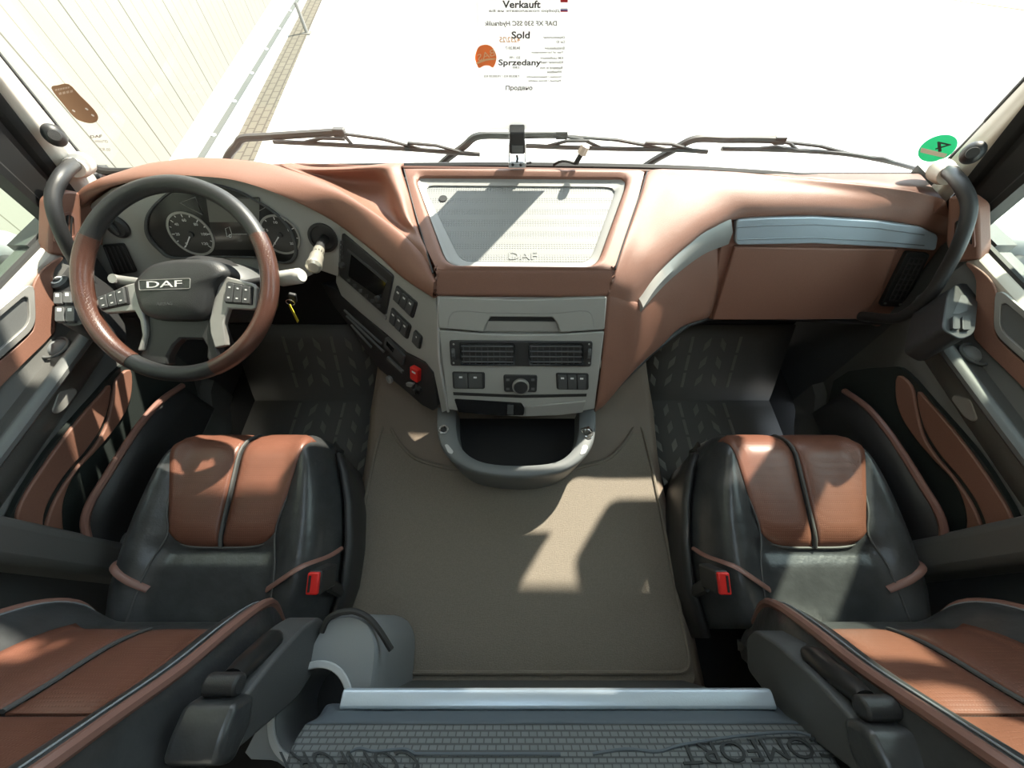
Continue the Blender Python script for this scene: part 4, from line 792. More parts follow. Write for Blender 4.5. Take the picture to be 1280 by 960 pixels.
# ================================================================== seats
def seat(xc, mi, rootname, label, yoff=0.0, ain=.345, ash=(0, 0)):
    """mi = +1: inner side is towards +x"""
    T = thing(rootname, (xc, .2, -.2), label, 'seat', 'cab seats')
    O = V((xc, .0+yoff, HC-1.082)); tl_ = math.tan(R(13))
    BM = .475
    def hw(b):
        t = max(0, (b-.12)/(BM-.12)); back = max(0, (.08-b)/.08)
        return .272-.085*t**2.2-.02*back
    def top(a, b):
        w_ = hw(b); e = abs(a)/w_
        z = b*tl_ + .030*ss(abs(a), .12, .20)*(1-ss(e, .80, 1.02)) + .008*math.exp(-((b-.30)/.1)**2)*0
        z -= .085*max(0, (e-.74)/.26)**2.4
        g = max(0, (b-(BM-.10))/.10); z -= .075*g**2.4
        z -= .012*math.exp(-((b-.165)/.02)**2)*(1-ss(abs(a), .13, .18))
        return z
    def W(a, b, c): return O+V((mi*a, b, c))
    m = MB(); rows = []
    nb, na = 34, 40
    for j in range(nb+1):
        b = BM*j/nb; r_ = []
        w_ = hw(b)
        for i in range(na+1):
            a = w_*math.sin(math.pi/2*(2*i/na-1)); r_.append(W(a, b, top(a, b)))
        edge = b*tl_-.16
        rows.append([W(-w_*.93, b, edge-.03)]+[W(-w_*1.0, b, edge+.02)]+r_+[W(w_*1.0, b, edge+.02)]+[W(w_*.93, b, edge-.03)])
    rows.append([p+V((0, .012, -.055)) if 2 <= i <= na+2 else p+V((0, .004, 0)) for i, p in enumerate(rows[-1])])
    last = rows[-1]; rows.append([V((p.x, p.y-.04, min(p.z, O.z+.0))) for p in last])
    m.grid(rows); cu = m.build('cushion', BLACK_L, T, ang=60, solid=.01)
    # brown insert of two halves
    hi = lambda q: .135+.045*q
    for sgn in (-1, 1):
        m = MB(); rows = []
        for j in range(25):
            q = j/24; r_ = []
            for i in range(13):
                p = i/12; a = sgn*(.006+(hi(q)-.006)*p)
                b = .175+.035*p**5*(1-q)+q*(BM+.004-.175-.035*p**5*(1-q)*0)-q*.035*p**4
                b = min(b, BM-.001)
                puff = .009*min(1, (1-abs(2*p-1)**4))*min(1, q*8)
                r_.append(W(a, b, top(a, min(b, BM))+.003+puff))
            rows.append(r_)
        fr = [p+V((0, .014, -.06)) for p in rows[-1]]; rows.append(fr)
        rows.insert(0, [p+V((0, -.002, -.014)) for p in rows[0]])
        m.grid(rows); m.build('seat_insert', BROWN_L, T, ang=60, solid=.006)
    m = MB(); cs = [.172+.3*k/16 for k in range(17)]; path = [W(0, min(b, BM), top(0, min(b, BM))+.007) for b in cs]+[W(0, BM+.008, top(0, BM)-.04)]
    m.tube(path, .0038, 8, flat=1.3); sm_ = m.build('centre_seam', SEAM, T)
    # seams on the black leather
    for sg in (-1, 1):
        m = MB(); m.tube(cr([W(sg*hi(.9), .44, top(hi(.9), .44)+.002), W(sg*hi(.3), .27, top(hi(.3), .27)+.003), W(sg*hi(0), .2, top(hi(0), .2)+.002), W(sg*.155, .12, top(.155, .12)+.002), W(sg*.165, .0, top(.165, .0)+.002)], 5), .0022, 6); m.build('leather_seam', SEAM, cu)
        m = MB(); pth = cr([W(sg*(hw(b)+.001)*k, b, top(hw(b)*k, b)+.001+dz_) for b, k, dz_ in ((.185, .995, -.006), (.160, .95, .0), (.128, .83, .002), (.100, .68, .002), (.080, .52, .002))], 5); m.tube(pth, .0085, 8, up=(0, 0, 1), flat=.45); m.build('piping', BROWN_P, cu)
    m = MB(); m.tube(cr([W(hi(0)*t, .172+.03*abs(t)**5, top(hi(0)*t, .172)+.004) for t in (-1, -.9, -.6, 0, .6, .9, 1)], 4), .003, 6); m.build('leather_seam', SEAM, cu)
    # plastic side shields and base
    for sg in (-1, 1):
        m = MB(); rows = []
        for b in (-.02, .1, .2, .3, .38, .43):
            w_ = hw(min(b, BM)); rows.append([W(sg*(w_+.022), b, b*tl_-.075), W(sg*(w_+.030), b, b*tl_-.10), W(sg*(w_+.024), b, b*tl_*.5-.22), W(sg*(w_-.0), b, -.27)])
        m.grid(rows); m.build('side_shield', BLACK, T, solid=.012, ang=60)
    m = MB(); c0 = W(0, .22, 0); m.box(V((c0.x, c0.y, -.04)), (.44, .44, .32)); m.build('seat_base', RUBBER, T, bevel=.02)
    # ---- backrest
    al = R(23); f_ = V((0, math.cos(al), math.sin(al))); u_ = V((0, -math.sin(al), math.cos(al))); BO = O+V((0, .035, .02))
    BL = .80
    def bw(b):
        return .235+.035*ss(b, .02, .22)-.09*ss(b, .55, .80)
    def front(a, b):
        w_ = bw(b); e = abs(a)/w_
        z = .055*ss(abs(a), .125, .215)*(1-.75*ss(e, .86, 1.0))*ss(b, .0, .12)*(1-.6*ss(b, .5, .75)) - .05*max(0, (e-.86)/.14)**2
        z += .020*math.exp(-((b-.20)/.11)**2) - .05*ss(b, .72, .80) - .035*(1-ss(b, 0, .07))
        return z
    def B(a, b, c): return BO+V((mi*a, 0, 0))+u_*b+f_*c
    m = MB(); rows = []
    for j in range(41):
        b = BL*j/40; w_ = bw(b); r_ = [B(-w_*.97, b, -.10), B(-w_*1.0, b, -.06)]
        for i in range(41):
            a = w_*math.sin(math.pi/2*(2*i/40-1)); r_.append(B(a, b, front(a, b)))
        rows.append(r_+[B(w_*1.0, b, -.06), B(w_*.97, b, -.10)])
    m.grid(rows, True); nr = len(rows[0]); m.f.append(tuple(range(nr))); m.f.append(tuple(range(40*nr, 41*nr)))
    bk = m.build('backrest', BLACK_L, T, ang=60)
    hb = lambda q: .150+.015*q
    for (b0, b1) in ((.135, .365), (.372, .66)):
        for sgn in ((-1, 1) if b0 < .2 else (0,)):
            m = MB(); rows = []
            for j in range(17):
                q = j/16; b = b0+(b1-b0)*q; r_ = []
                for i in range(13):
                    p = i/12
                    a = sgn*(.005+(hb(b)-.005)*p) if sgn else hb(b)*(2*p-1)
                    puff = .010*(1-abs(2*p-1)**4)*(1-abs(2*q-1)**6)
                    r_.append(B(a, b, front(a, b)+.004+puff))
                rows.append(r_)
            rows.insert(0, [p-f_*.012-u_*.002 for p in rows[0]]); rows.append([p-f_*.012 for p in rows[-1]])
            m.grid(rows); m.build('back_insert', BROWN_L, T, ang=60, solid=.006)
    m = MB(); m.tube([B(0, b, front(0, b)+.006) for b in [.135+.23*k/12 for k in range(13)]], .0038, 8, flat=1.3); m.build('centre_seam', SEAM, T)
    for sg in (-1, 1):
        def edge(k, h): return cr([B(sg*bw(b)*k, b, front(bw(b)*k, b)+h) for b in (.03, .08, .15, .25, .35, .45, .55, .66)], 4)
        m = MB(); m.tube(edge(.875, -.001), .0095, 8, up=(1, 0, 0), flat=1.0); m.build('piping', BROWN_P, bk)
        m = MB(); m.tube(edge(.81, .0015), .0016, 6); m.build('stitching', THREAD, bk)
    # headrest pillow part of the same back (above the picture)
    m = MB(); c = B(0, .86, -.03); m.ball(c, (.13, .055, .10), Matrix.Rotation(-al, 3, 'X').inverted()); m.build('headrest', BLACK_L, T)
    # ---- folded-up armrest on the inner side
    K3 = lambda pts: C(0, 680, 3.048, pts)
    XA = -.385
    AP = PL(V((XA, 0, .3)), V((XA, 1, .3)), V((XA, 0, .6)))
    xin = xc+mi*ain; th = .062
    def AW(p, d_): q = AP(*p); return V((xin-mi*d_, q.y+yoff+ash[0], q.z+ash[1]))
    arm = K3([(1215, 275), (1238, 300), (1236, 420), (1130, 590), (955, 740), (870, 812), (905, 640), (940, 570), (1050, 430), (1150, 320)])
    m = MB(); m.prism([AW(p, th) for p in rp(arm, 8)], [AW(p, 0) for p in rp(arm, 8)]); ar = m.build('armrest', DARKGREY, T, bevel=.010, seg=3)
    pad_ = K3([(945, 560), (930, 640), (905, 740), (866, 835), (800, 838), (830, 740), (860, 650), (900, 585)])
    pad_ = K3([(950, 572), (938, 680), (868, 838), (690, 838), (720, 760), (800, 660), (880, 590)])
    m = MB(); m.prism([AW(p, th+.006) for p in rp(K3([(955, 560), (940, 690), (868, 842), (800, 848), (830, 740), (880, 610)]), 10)], [AW(p, -.006) for p in rp(K3([(955, 560), (940, 690), (868, 842), (800, 848), (830, 740), (880, 610)]), 10)]); m.build('armrest_pad', BLACK_L, ar, bevel=.012, seg=3)
    p0, p1 = K3([(1010, 470)])[0], K3([(1100, 372)])[0]
    fd = (AW(p1, 0)-AW(p0, 0)).normalized(); fn = fd.cross(V((1, 0, 0))); fn = fn if fn.y > 0 else -fn
    m = MB(); a_, b_ = AW(p0, th*.5)+fn*.006, AW(p1, th*.5)+fn*.004; m.tube([a_-fd*.03, a_, b_, b_+fd*.012], [.016, .019, .019, .012], 12, flat=.8); m.build('armrest_lever', mat('satin_black', (.02, .02, .02), .28), ar)
    m = MB(); c = a_-fd*.045; m.tube([c-V((mi*.026, 0, 0)), c+V((mi*.022, 0, 0))], .015, 12); m.build('armrest_hinge', BLACK, ar, bevel=.004)
    # ---- belt buckle
    bp0 = PS(385, 722, .90); bx = V((xc+mi*.285, bp0.y+yoff+.0, bp0.z-.02))
    m = MB(); m.tube([bx+V((0, -.02, -.16)), bx+V((0, -.01, -.05))], .016, 8, flat=.5); stm = m.build('buckle_stem', BLACK, T)
    Mx = Matrix.Rotation(R(18), 3, 'X')
    m = MB(); m.box(bx, (.030, .052, .085), Mx); bu = m.build('belt_buckle', BLACK, T, bevel=.005)
    m = MB(); m.box(bx+Mx@V((0, 0, .044)), (.026, .046, .012), Mx); m.build('release_button', RED, bu, bevel=.003)
    m = MB(); m.box(bx+Mx@V((-mi*.006, .0, .0505)), (.005, .034, .002), Mx); m.build('buckle_slot', RUBBER, bu)
    return T
seat(-.728, 1, 'cab_seat', 'black leather seat with brown inserts on the left, behind the steering wheel')
seat(.757, -1, 'cab_seat', 'black leather seat with brown inserts on the right, facing the glovebox', ain=.30, ash=(-.022, .034))
# ================================================================== floor mats
tm = thing('floor_mat', (0, .25, 0), 'large grey-brown moulded mat with raised edge covering the floor between the seats', 'mat')
fm_ = [(-.468, -.125), (-.468, .50), (-.462, .60), (-.44, .625), (-.40, .56), (-.33, .49), (-.2, .455), (.2, .455), (.33, .49), (.40, .56), (.44, .625), (.462, .60), (.468, .50), (.468, -.125)]
q = [V((x, y, 0)) for x, y in rp(fm_, .03, 4)]
zf = lambda p: .010+.02*ss(p.y, .52, .64)
m = MB(); m.prism([V((p.x, p.y, -.004)) for p in q], [V((p.x, p.y, .008)) for p in q]); m.build('mat_sheet', MATGREY, tm, bevel=.003)
q2 = [(x*.985, y) for x, y in fm_]; q2[0] = (q2[0][0], -.095); q2[-1] = (q2[-1][0], -.095)
m = MB(); m.tube([V((p.x, p.y-.012 if p.y > .4 else p.y, .010)) for p in rp(q2, .04, 5)], .0055, 8, closed=True, up=(0, 0, 1)); m.build('raised_edge', MATGREY, tm)
def footmat(sd_, label):
    T = thing('footwell_mat', (sd_*.78, .6, -.2), label, 'mat', 'footwell mats')
    def pr(x, y): # profile: floor then sloping toe board
        if y < .82: return V((sd_*x, y, -.194))
        t = (y-.82); return V((sd_*x, .82+t*.50, -.194+t*.86))
    m = MB(); ys = [.47, .52, .6, .78, .82, .86, .95, 1.08, 1.16]
    m.grid([[pr(x, y) for x in (.53, .75, .95, 1.08)] for y in ys]); m.build('mat_sheet', FOOTMAT, T, solid=.012, ang=30)
    k = 0
    for j in range(11):
        for i in range(6):
            y = .30+.078*j; x = .575+.062*i
            if y > 1.12 or (.78 < y < .86): continue
            dx = .020*(1 if i % 2 else -1)
            a, b = pr(x-dx*.6, y-.032), pr(x+dx*.6, y+.032); up = V((0, 0, 1)) if y < .82 else V((0, -.86, .5))
            if i % 3 == 2: a, b = pr(x, y-.034), pr(x, y+.034)
            s_ = (b-a).cross(up).normalized()*.0125; c = (a+b)*.5
            r_ = [a, c+s_, b, c-s_] if i % 3 != 2 else [a+s_*.5, b+s_*.5, b-s_*.5, a-s_*.5]
            m = MB(); m.prism([p-up*.002 for p in r_], [p+up*.013 for p in r_]); m.build('tread_rib', TREAD, T, bevel=.002)
    return T
footmat(-1, 'dark treaded rubber mat in the footwell below the steering wheel')
footmat(1, 'dark treaded rubber mat in the footwell below the glovebox')

# ================================================================== bunk, drawer bar, caddy
bk_ = thing('bunk_cabinet', (.07, -.15, 0), 'pull-out drawer unit with a bright aluminium front rail under the quilted bunk', 'cabinet')
b0, b1 = PZ(428, 873, HC-.85), PZ(965, 873, HC-.85)
m = MB(); m.box(((b0.x+b1.x)/2, -.36, .18), (b1.x-b0.x-.01, .5, .34)); m.build('drawer_box', DARKGREY, bk_, bevel=.006)
m = MB(); prof = [(.006, -.012), (.006, .003), (.001, .007), (-.018, .009), (-.022, .005), (-.022, -.008), (-.015, -.012), (.004, -.013)]
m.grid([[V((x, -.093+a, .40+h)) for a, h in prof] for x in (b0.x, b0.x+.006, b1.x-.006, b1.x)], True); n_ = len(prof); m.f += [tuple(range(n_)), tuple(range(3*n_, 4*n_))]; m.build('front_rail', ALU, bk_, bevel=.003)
QUILT = tex_mat('grey_woven_quilt', (.155, .170, .175), (.075, .082, .085), (.0125, .0062), .8, 0, .0010, 1.0)
BLUEC = mat('blue_grey_cloth', (.085, .105, .125), .7, bump=('noise', 60, .4))
mt = thing('bunk_mattress', (.07, -.5, .40), 'quilted grey bunk mattress with woven edge behind the aluminium rail', 'mattress')
def mrow(v, z, ul, ur):
    a, b = PZ(ul, v, z), PZ(ur, v, z); return [V((a.x+(b.x-a.x)*t, a.y, z)) for t in (0, .04, .12, .3, .5, .7, .88, .96, 1)]
def wob(rows, a):
    return [[p+V((0, 0, a*math.sin(p.x*19+i))) for p in r] for i, r in enumerate(rows)]
r0 = mrow(882, .38, 408, 980); r1 = mrow(888, .405, 400, 986); r2 = mrow(904, .435, 384, 1005)
for r in (r1,): r[0].y -= .008; r[-1].y -= .008
m = MB(); m.grid(sgrid(wob([[V((p.x, p.y, .355)) for p in r0], r0, r1, r2], .003), 3, 4)); m.build('cloth_border', BLUEC, mt, solid=.008, ang=70)
r3 = mrow(905, .437, 382, 1007); r4 = mrow(928, .462, 368, 1024); r5 = mrow(960, .478, 356, 1050); 
r6 = [V((p.x*1.02, -.30, .49)) for p in r5]; r7 = [V((p.x*1.02, -.90, .49)) for p in r5]
m = MB(); m.grid(sgrid([r3, r4, r5, r6, r7], 4, 5)); qt = m.build('quilt_top', QUILT, mt, solid=.02, ang=70)
QP = PL(r4[4], r4[6], r5[4])
def qz(u, v): return QP(u, v)
for (u0, u1, vA, vB) in ((1046, 850, 926, 938), (528, 350, 944, 948)):
    m = MB(); text_to(m, 'COMFORT', qz(u0+4, vA+20)+V((0, 0, .004)), qz(u1+4, vB+18)+V((0, 0, .004)), qz(u0-14, vA-6)+V((0, 0, .004)), QP.n*.003); m.build('woven_letters', mat('dark_woven_letters', (.03, .034, .036), .8), qt)
for pts in ([(520, 941), (700, 941)], [(520, 941), (505, 935), (470, 938), (452, 934), (440, 938)], [(740, 941), (780, 935), (820, 938), (850, 930), (920, 919), (985, 914), (1010, 918)]):
    m = MB(); m.tube([qz(u, v)+V((0, 0, .006)) for u, v in cr(pts, 4)], .0022, 6); m.build('quilt_seam', BLUEC, qt)

cd_ = thing('bottle_caddy', (-.33, -.05, 0), 'blue-grey plastic bottle holder with a round hole beside the left seat armrest', 'bottle holder')
zc_ = .34
ZP = PL(V((0, 0, zc_)), V((1, 0, zc_)), V((0, 1, zc_)))
ol = [V((p.x, p.y, 0)) for p in cr([ZP(*q) for q in [(300, 950), (335, 885), (378, 830), (398, 792), (414, 774), (438, 768), (460, 778), (470, 805), (466, 850), (460, 900), (452, 955)]], 4)]
hc_ = ZP(388, 888); hc_.z = 0; cc = hc_.copy()
circ = lambda r: [V((hc_.x+r*math.cos(a), hc_.y+r*math.sin(a), 0)) for a in [k*2*math.pi/48 for k in range(48)]]
hole, ring_o = circ(.062), circ(.074)
olr = []
for k in range(48):                    # outline met along each direction from the hole's centre
    a = k*2*math.pi/48; d_ = V((math.cos(a), math.sin(a), 0)); best = .08
    for i in range(len(ol)):
        p, q = ol[i], ol[(i+1) % len(ol)]; e = q-p; den = d_.x*e.y-d_.y*e.x
        if abs(den) < 1e-9: continue
        t = ((p-hc_).x*e.y-(p-hc_).y*e.x)/den; w_ = ((p-hc_).x*d_.y-(p-hc_).y*d_.x)/den
        if t > 0 and -1e-6 <= w_ <= 1+1e-6: best = max(best, t)
    olr.append(hc_+d_*best)
L = lambda ps, z, k=1: [V((cc.x+(p.x-cc.x)*k, cc.y+(p.y-cc.y)*k, z)) for p in ps]
m = MB(); m.grid([L(olr, .01, 1.05), L(olr, .25, 1.02), L(olr, zc_-.006, 1.0), L(olr, zc_, .97), L(ring_o, zc_-.004), L(hole, zc_-.006), L(hole, .15, 1), ], True); m.build('caddy_body', BLUEGREY, cd_, ang=45)
m = MB(); m.ring(L(ring_o, zc_-.004), L(hole, zc_-.004), V((0, 0, .006))); m.build('hole_ring', mat('pale_ring_edge', (.42, .44, .45), .35), cd_, bevel=.002)
m = MB(); m.prism(L(hole, .14), L(hole, .16)); m.build('hole_bottom', RUBBER, cd_)
lip = cr([PZ(u, v, zc_+z) for u, v, z in ((402, 790, .0), (410, 774, .006), (424, 766, .008), (442, 764, .008), (460, 772, .004), (474, 788, -.004), (489, 812, -.02))], 5)
m = MB(); m.tube(lip, .006, 8); m.build('rubber_lip', RUBBER, cd_)

# ================================================================== grab handles and tweeters on the pillars
for sd_, lab in ((-1, 'black curved grab handle on the left windscreen pillar beside the steering wheel'), (1, 'black curved grab handle on the right windscreen pillar beside the passenger vent')):
    f = (lambda p: p) if sd_ < 0 else (lambda p: V((-p.x, p.y-.012, p.z-.012)))
    T = thing('grab_handle', tuple(f(PX(95, 210, -1.14))), lab, 'handle', 'pillar grab handles')
    pts = [PX(97, 203, -1.135), PX(86, 210, -1.09), PX(76, 222, -1.07), PX(67, 242, -1.07), PX(68, 264, -1.07), PX(78, 294, -1.075), PX(92, 322, -1.085), PX(116, 360, -1.09), PX(150, 396, -1.09), PX(182, 420, -1.09)]
    pts[-1] = pts[-1]+V((0, .10, .0)); pts[-2] = pts[-2]+V((0, .02, 0))
    m = MB(); m.tube([f(p) for p in cr(pts, 6)], .0148, 14); m.build('grip_bar', BLACK, T)
    m = MB(); m.tube([f(p) for p in (PX(103, 204, -1.16), PX(97, 208, -1.14), PX(92, 210, -1.115))], [.028, .027, .022], 16); m.build('socket', CREAM, T, ang=30)
for sd_, lab in ((-1, 'black round tweeter speaker on the left windscreen pillar'), (1, 'black round tweeter speaker on the right windscreen pillar')):
    c = PX(68, 169, -1.10) if sd_ < 0 else PX(1216, 191, 1.10)
    T = thing('tweeter_speaker', tuple(c), lab, 'speaker', 'pillar tweeters')
    m = MB(); m.ball(c, (.021, .023, .025)); m.build('pod', BLACK, T)
    dv_ = (CAM-c).normalized(); m = MB(); m.lathe([(.012, .019), (.011, .0225), (.0, .023)], c, dv_, 20); m.build('speaker_mesh', mat('speaker_mesh', (.05, .05, .05), .4, bump=('dots', 700, .8)), T)

# ================================================================== papers and stickers on the windscreen
def wsp(u, v, h): return WS(u, v, h)
SN = thing('sold_notice', tuple(WS(655, 60, .012)), 'white notice reading Verkauft, Sold, Sprzedany taped inside the top of the windscreen', 'notice')
pq = [(586, -150), (726, -150), (714, 163), (600, 163)]
m = MB(); m.add([WS(*p, .0064) for p in pq], [(0, 1, 2, 3)]); m.build('paper', PAPER, SN, smooth=False)
K8 = lambda pts: C(560, 0, 6.4, pts)
for s_, tl, tr, bl in (('Verkauft', (436, -8), (742, -8), (436, 52)), ('Sold', (508, 238), (655, 238), (508, 296)), ('Sprzedany', (404, 462), (746, 462), (404, 524)), ('Продано', (462, 672), (676, 672), (462, 716))):
    a, b, c = K8([tl, tr, bl]); m = MB(); text_to(m, s_, WS(*a, .0068), WS(*b, .0068), WS(*c, .0068), WS.n*.0004, .022); m.build('printed_word', PRINT, SN, smooth=False)
PS_ = thing('price_sheet', tuple(WS(655, 60, .002)), 'white vehicle data sheet with mirrored print and orange logo behind the sold notice', 'sheet')
m = MB(); m.add([WS(*p, .002) for p in [(590, -150), (722, -150), (712, 158), (602, 158)]], [(0, 1, 2, 3)]); m.build('paper', PAPER, PS_, smooth=False)
def mir(m, s_, x0, y0, x1, y1):      # print read from outside: mirrored in here
    a, b, c = K8([(x1, y0), (x0, y0), (x1, y1)]); text_to(m, s_, WS(*a, .0068), WS(*b, .0068), WS(*c, .0068), WS.n*.0003, .018)
m = MB()
mir(m, 'DAF XF 530 SSC Hydraulik', 292, 155, 870, 205)
for s_, x0, y0, x1, y1 in (('Objektnummer', 760, 278, 935, 300), ('Car ID', 865, 312, 935, 332), ('Erstzulassung', 772, 362, 930, 388), ('Year of 1st registration', 668, 398, 922, 418), ('KM Laufleistung', 738, 443, 920, 464), ('Kilometer read', 744, 476, 918, 495), ('Radstand in mm', 735, 520, 915, 540), ('Wheelbase', 792, 552, 910, 572), ('Nutzlast / Gesamtgewicht', 628, 594, 904, 614), ('Payload / Gross weight', 642, 626, 902, 645), ('04.08.2017', 460, 360, 576, 382), ('551 199', 492, 438, 578, 458), ('3.800', 516, 518, 572, 535), ('7.803,00 KG / 19.000,00 KG', 288, 588, 570, 608), ('Добро пожаловать на Ба', 328, 64, 892, 88)):
    mir(m, s_, x0, y0, x1, y1)
m.build('mirrored_print', GREY_T, PS_, smooth=False)
m = MB(); mir(m, '4232/25', 410, 282, 578, 326); m.build('mirrored_number', mat('pale_orange_print', (.8, .45, .25), .6), PS_, smooth=False)
m = MB(); m.plate(WS, cr(K8([(216, 440), (240, 370), (295, 344), (350, 362), (384, 420), (386, 470), (362, 526), (330, 512), (290, 512), (248, 530), (226, 490)]), 3, True), .0067, .0072); lg_ = m.build('logo_disc', ORANGE_T, PS_, smooth=False)
m = MB()
a, b, c = K8([(366, 376), (232, 424), (378, 430)]); text_to(m, 'BAS', WS(*a, .0073), WS(*b, .0073), WS(*c, .0073), WS.n*.0003); m.build('logo_letters', PALE_T, lg_, smooth=False)
m = MB(); m.plate(WS, cr(K8([(228, 486), (300, 458), (372, 452), (378, 462), (300, 474), (232, 500)]), 3, True), .0073, .0076); m.build('logo_sweep', PALE_T, lg_, smooth=False)
for k, (y0, y1, cols) in enumerate(((-18, 6, ('red', 'red', 'red')), (52, 82, ('w', 'b', 'red')))):
    for i in range(3):
        m = MB(); ya, yb = y0+(y1-y0)*i/3, y0+(y1-y0)*(i+1)/3
        m.plate(WS, K8([(898, ya), (956, ya), (956, yb), (898, yb)]), .0067, .0071); m.build('printed_flag', {'red': RED_T, 'w': PAPER, 'b': BLUE_T}[cols[i]], PS_, smooth=False)
es = thing('emission_sticker', tuple(WS(1172, 184, .001)), 'round green emission badge with number 4 low in the right corner of the windscreen', 'sticker')
c = (1172, 185); ell = [(c[0]+25*math.cos(a)*.98+ -4*math.sin(a), c[1]+16.5*math.sin(a)-4*math.cos(a)) for a in [k*2*math.pi/40 for k in range(40)]]
m = MB(); m.plate(WS, ell, .0005, .0012); sb_ = m.build('badge', GREEN_T, es, smooth=False)
m = MB(); a, b, cc_ = (1188, 172), (1168, 178), (1189, 185); text_to(m, '4', WS(*a, .0013), WS(*b, .0013), WS(*cc_, .0013), WS.n*.0004); m.build('badge_number', PRINT, sb_, smooth=False)
m = MB(); m.plate(WS, [(1151, 184), (1184, 192), (1180, 197), (1150, 190)], .0013, .0017); m.build('badge_field', mat('pale_badge_field', (.8, .72, .66), .6), sb_, smooth=False)
bs = thing('brown_sticker', tuple(WS(95, 130, .001)), 'brown round-ended sticker on the left of the windscreen', 'sticker')
m = MB(); m.plate(WS, cr(C(0, 0, 3.2, [(206, 352), (232, 340), (276, 336), (320, 380), (370, 430), (392, 462), (388, 484), (362, 492), (326, 484), (296, 466), (252, 414)]), 3, True), .0005, .0012); b_ = m.build('sticker_sheet', BROWN_T, bs, smooth=False)
for x, y in ((296, 442), (348, 435), (372, 460)):
    m = MB(); p = C(0, 0, 3.2, [(x, y)])[0]; m.lathe([(.003, 0), (.003, .0004)], WS(*p, .0013), WS.n, 10); m.build('white_dot', WHITE, b_, smooth=False)
m = MB()
for i in range(6): p = C(0, 0, 3.2, [(222+i*10, 356-i*2), (229+i*10, 354-i*2), (229+i*10, 361-i*2), (222+i*10, 363-i*2)]); m.plate(WS, p, .0013, .0016)
for i in range(4): p = C(0, 0, 3.2, [(236+i*15, 370-i*3), (246+i*15, 367-i*3), (248+i*15, 376-i*3), (238+i*15, 379-i*3)]); m.plate(WS, p, .0013, .0016)
m.build('pale_marks', mat('pale_sticker_marks', (.5, .4, .33), .6), b_, smooth=False)
gl = thing('glass_marking', tuple(WS(120, 175, .001)), 'small dark maker marking printed on the windscreen below the brown sticker', 'marking')
m = MB(); text_to(m, 'DAF', *[WS(*C(0, 0, 3.2, [p])[0], .0005) for p in ((360, 541), (408, 538), (362, 552))], WS.n*.0003, .04)
text_to(m, 'LAMINATED', *[WS(*C(0, 0, 3.2, [p])[0], .0005) for p in ((372, 560), (430, 560), (376, 570))], WS.n*.0003)
text_to(m, '43R-00', *[WS(*C(0, 0, 3.2, [p])[0], .0005) for p in ((396, 590), (440, 592), (398, 602))], WS.n*.0003)
m.build('etched_words', PRINT_F, gl, smooth=False)

# ================================================================== camera unit and plug lead behind the dashboard
cu_ = thing('camera_unit', tuple(PY(646, 205, 1.07)), 'small black camera on a chrome bracket at the centre of the windscreen base', 'camera')
cY = 1.06
def bxq(m, pts, y0, y1): m.prism([PY(*p, y0) for p in pts], [PY(*p, y0)+V((0, y1-y0, 0)) for p in pts])
m = MB(); bxq(m, rp([(637, 166), (656, 166), (656, 193), (637, 193)], 2), cY, cY+.05); bd = m.build('camera_body', BLACK, cu_, bevel=.004)
m = MB(); bxq(m, rect(640, 182, 654, 191), cY-.002, cY); m.build('lens_plate', MIDGREY, bd)
m = MB()
for u in (635.5, 656): bxq(m, rect(u, 181, u+1.6, 209), cY+.004, cY+.03)
bxq(m, rect(635.5, 204, 657.5, 210), cY-.002, cY+.03); m.build('bracket', CHROME, cu_, bevel=.0008)
for u in (641, 651):
    m = MB(); m.ball(PY(u, 206, cY-.003), .004, nu=8, nv=6); m.build('screw', BLACK, cu_)
m = MB(); m.tube(cr([PY(646, 194, cY+.02), PY(648, 201, cY+.02), PY(655, 204, cY+.03), PY(664, 203, cY+.04)], 5), .003, 6); m.build('lead', RUBBER, cu_)
pl_ = thing('plug_lead', tuple(PY(720, 200, 1.08)), 'loose black lead ending in a pale plug behind the dashboard tray', 'cable')
m = MB(); m.tube(cr([PY(692, 206, 1.09), PY(700, 202, 1.08), PY(710, 202, 1.07), PY(720, 205, 1.07)], 5), .0035, 6); m.build('lead', RUBBER, pl_)
m = MB(); m.tube([PY(720, 204, 1.07), PY(728, 190, 1.07)], .007, 8); sl_ = m.build('plug_sleeve', RUBBER, pl_)
m = MB(); m.tube([PY(727, 192, 1.07), PY(732, 182, 1.07)], [.013, .012], 8); m.build('plug_tip', mat('pale_plug', (.75, .6, .5), .5), pl_)

# ================================================================== wipers outside the glass
WG = mat('wiper_grey', (.10, .10, .10), .5)
def wiper(arm, blade, label, y=1.235):
    T = thing('wiper', tuple(PY(*arm[0], y)), label, 'wiper', 'windscreen wipers')
    pa = [PY(u, v, y+.01) for u, v in arm]; pa.insert(0, pa[0]+(pa[0]-pa[1]).normalized()*.12+V((0, 0, -.03)))
    m = MB(); m.tube(cr(pa, 6), .011, 8); m.build('wiper_arm', WG, T)
    e = PY(*arm[-1], y+.01); m = MB(); m.box(e, (.035, .02, .022)); m.build('arm_clip', WG, T, bevel=.003)
    pb = [PY(u, v, y-.005) for u, v in blade]
    m = MB(); m.tube(cr(pb, 6), .0065, 8); bl = m.build('wiper_blade', WG, T)
    n = len(pb); mid = pb[n//2]; up = e+V((0, 0, -.004))
    for a in (.12, .35, .65, .88):
        k = min(n-2, int(a*(n-1))); t = a*(n-1)-k; q = pb[k].lerp(pb[k+1], t); s_ = up if a in (.35, .65) else pb[0].lerp(pb[-1], .35 if a < .5 else .65)+V((0, 0, .02))
        m = MB(); m.tube([q, q.lerp(s_, .5)+V((0, 0, .008)), s_], .005, 6); m.build('blade_yoke', WG, bl)
    return T
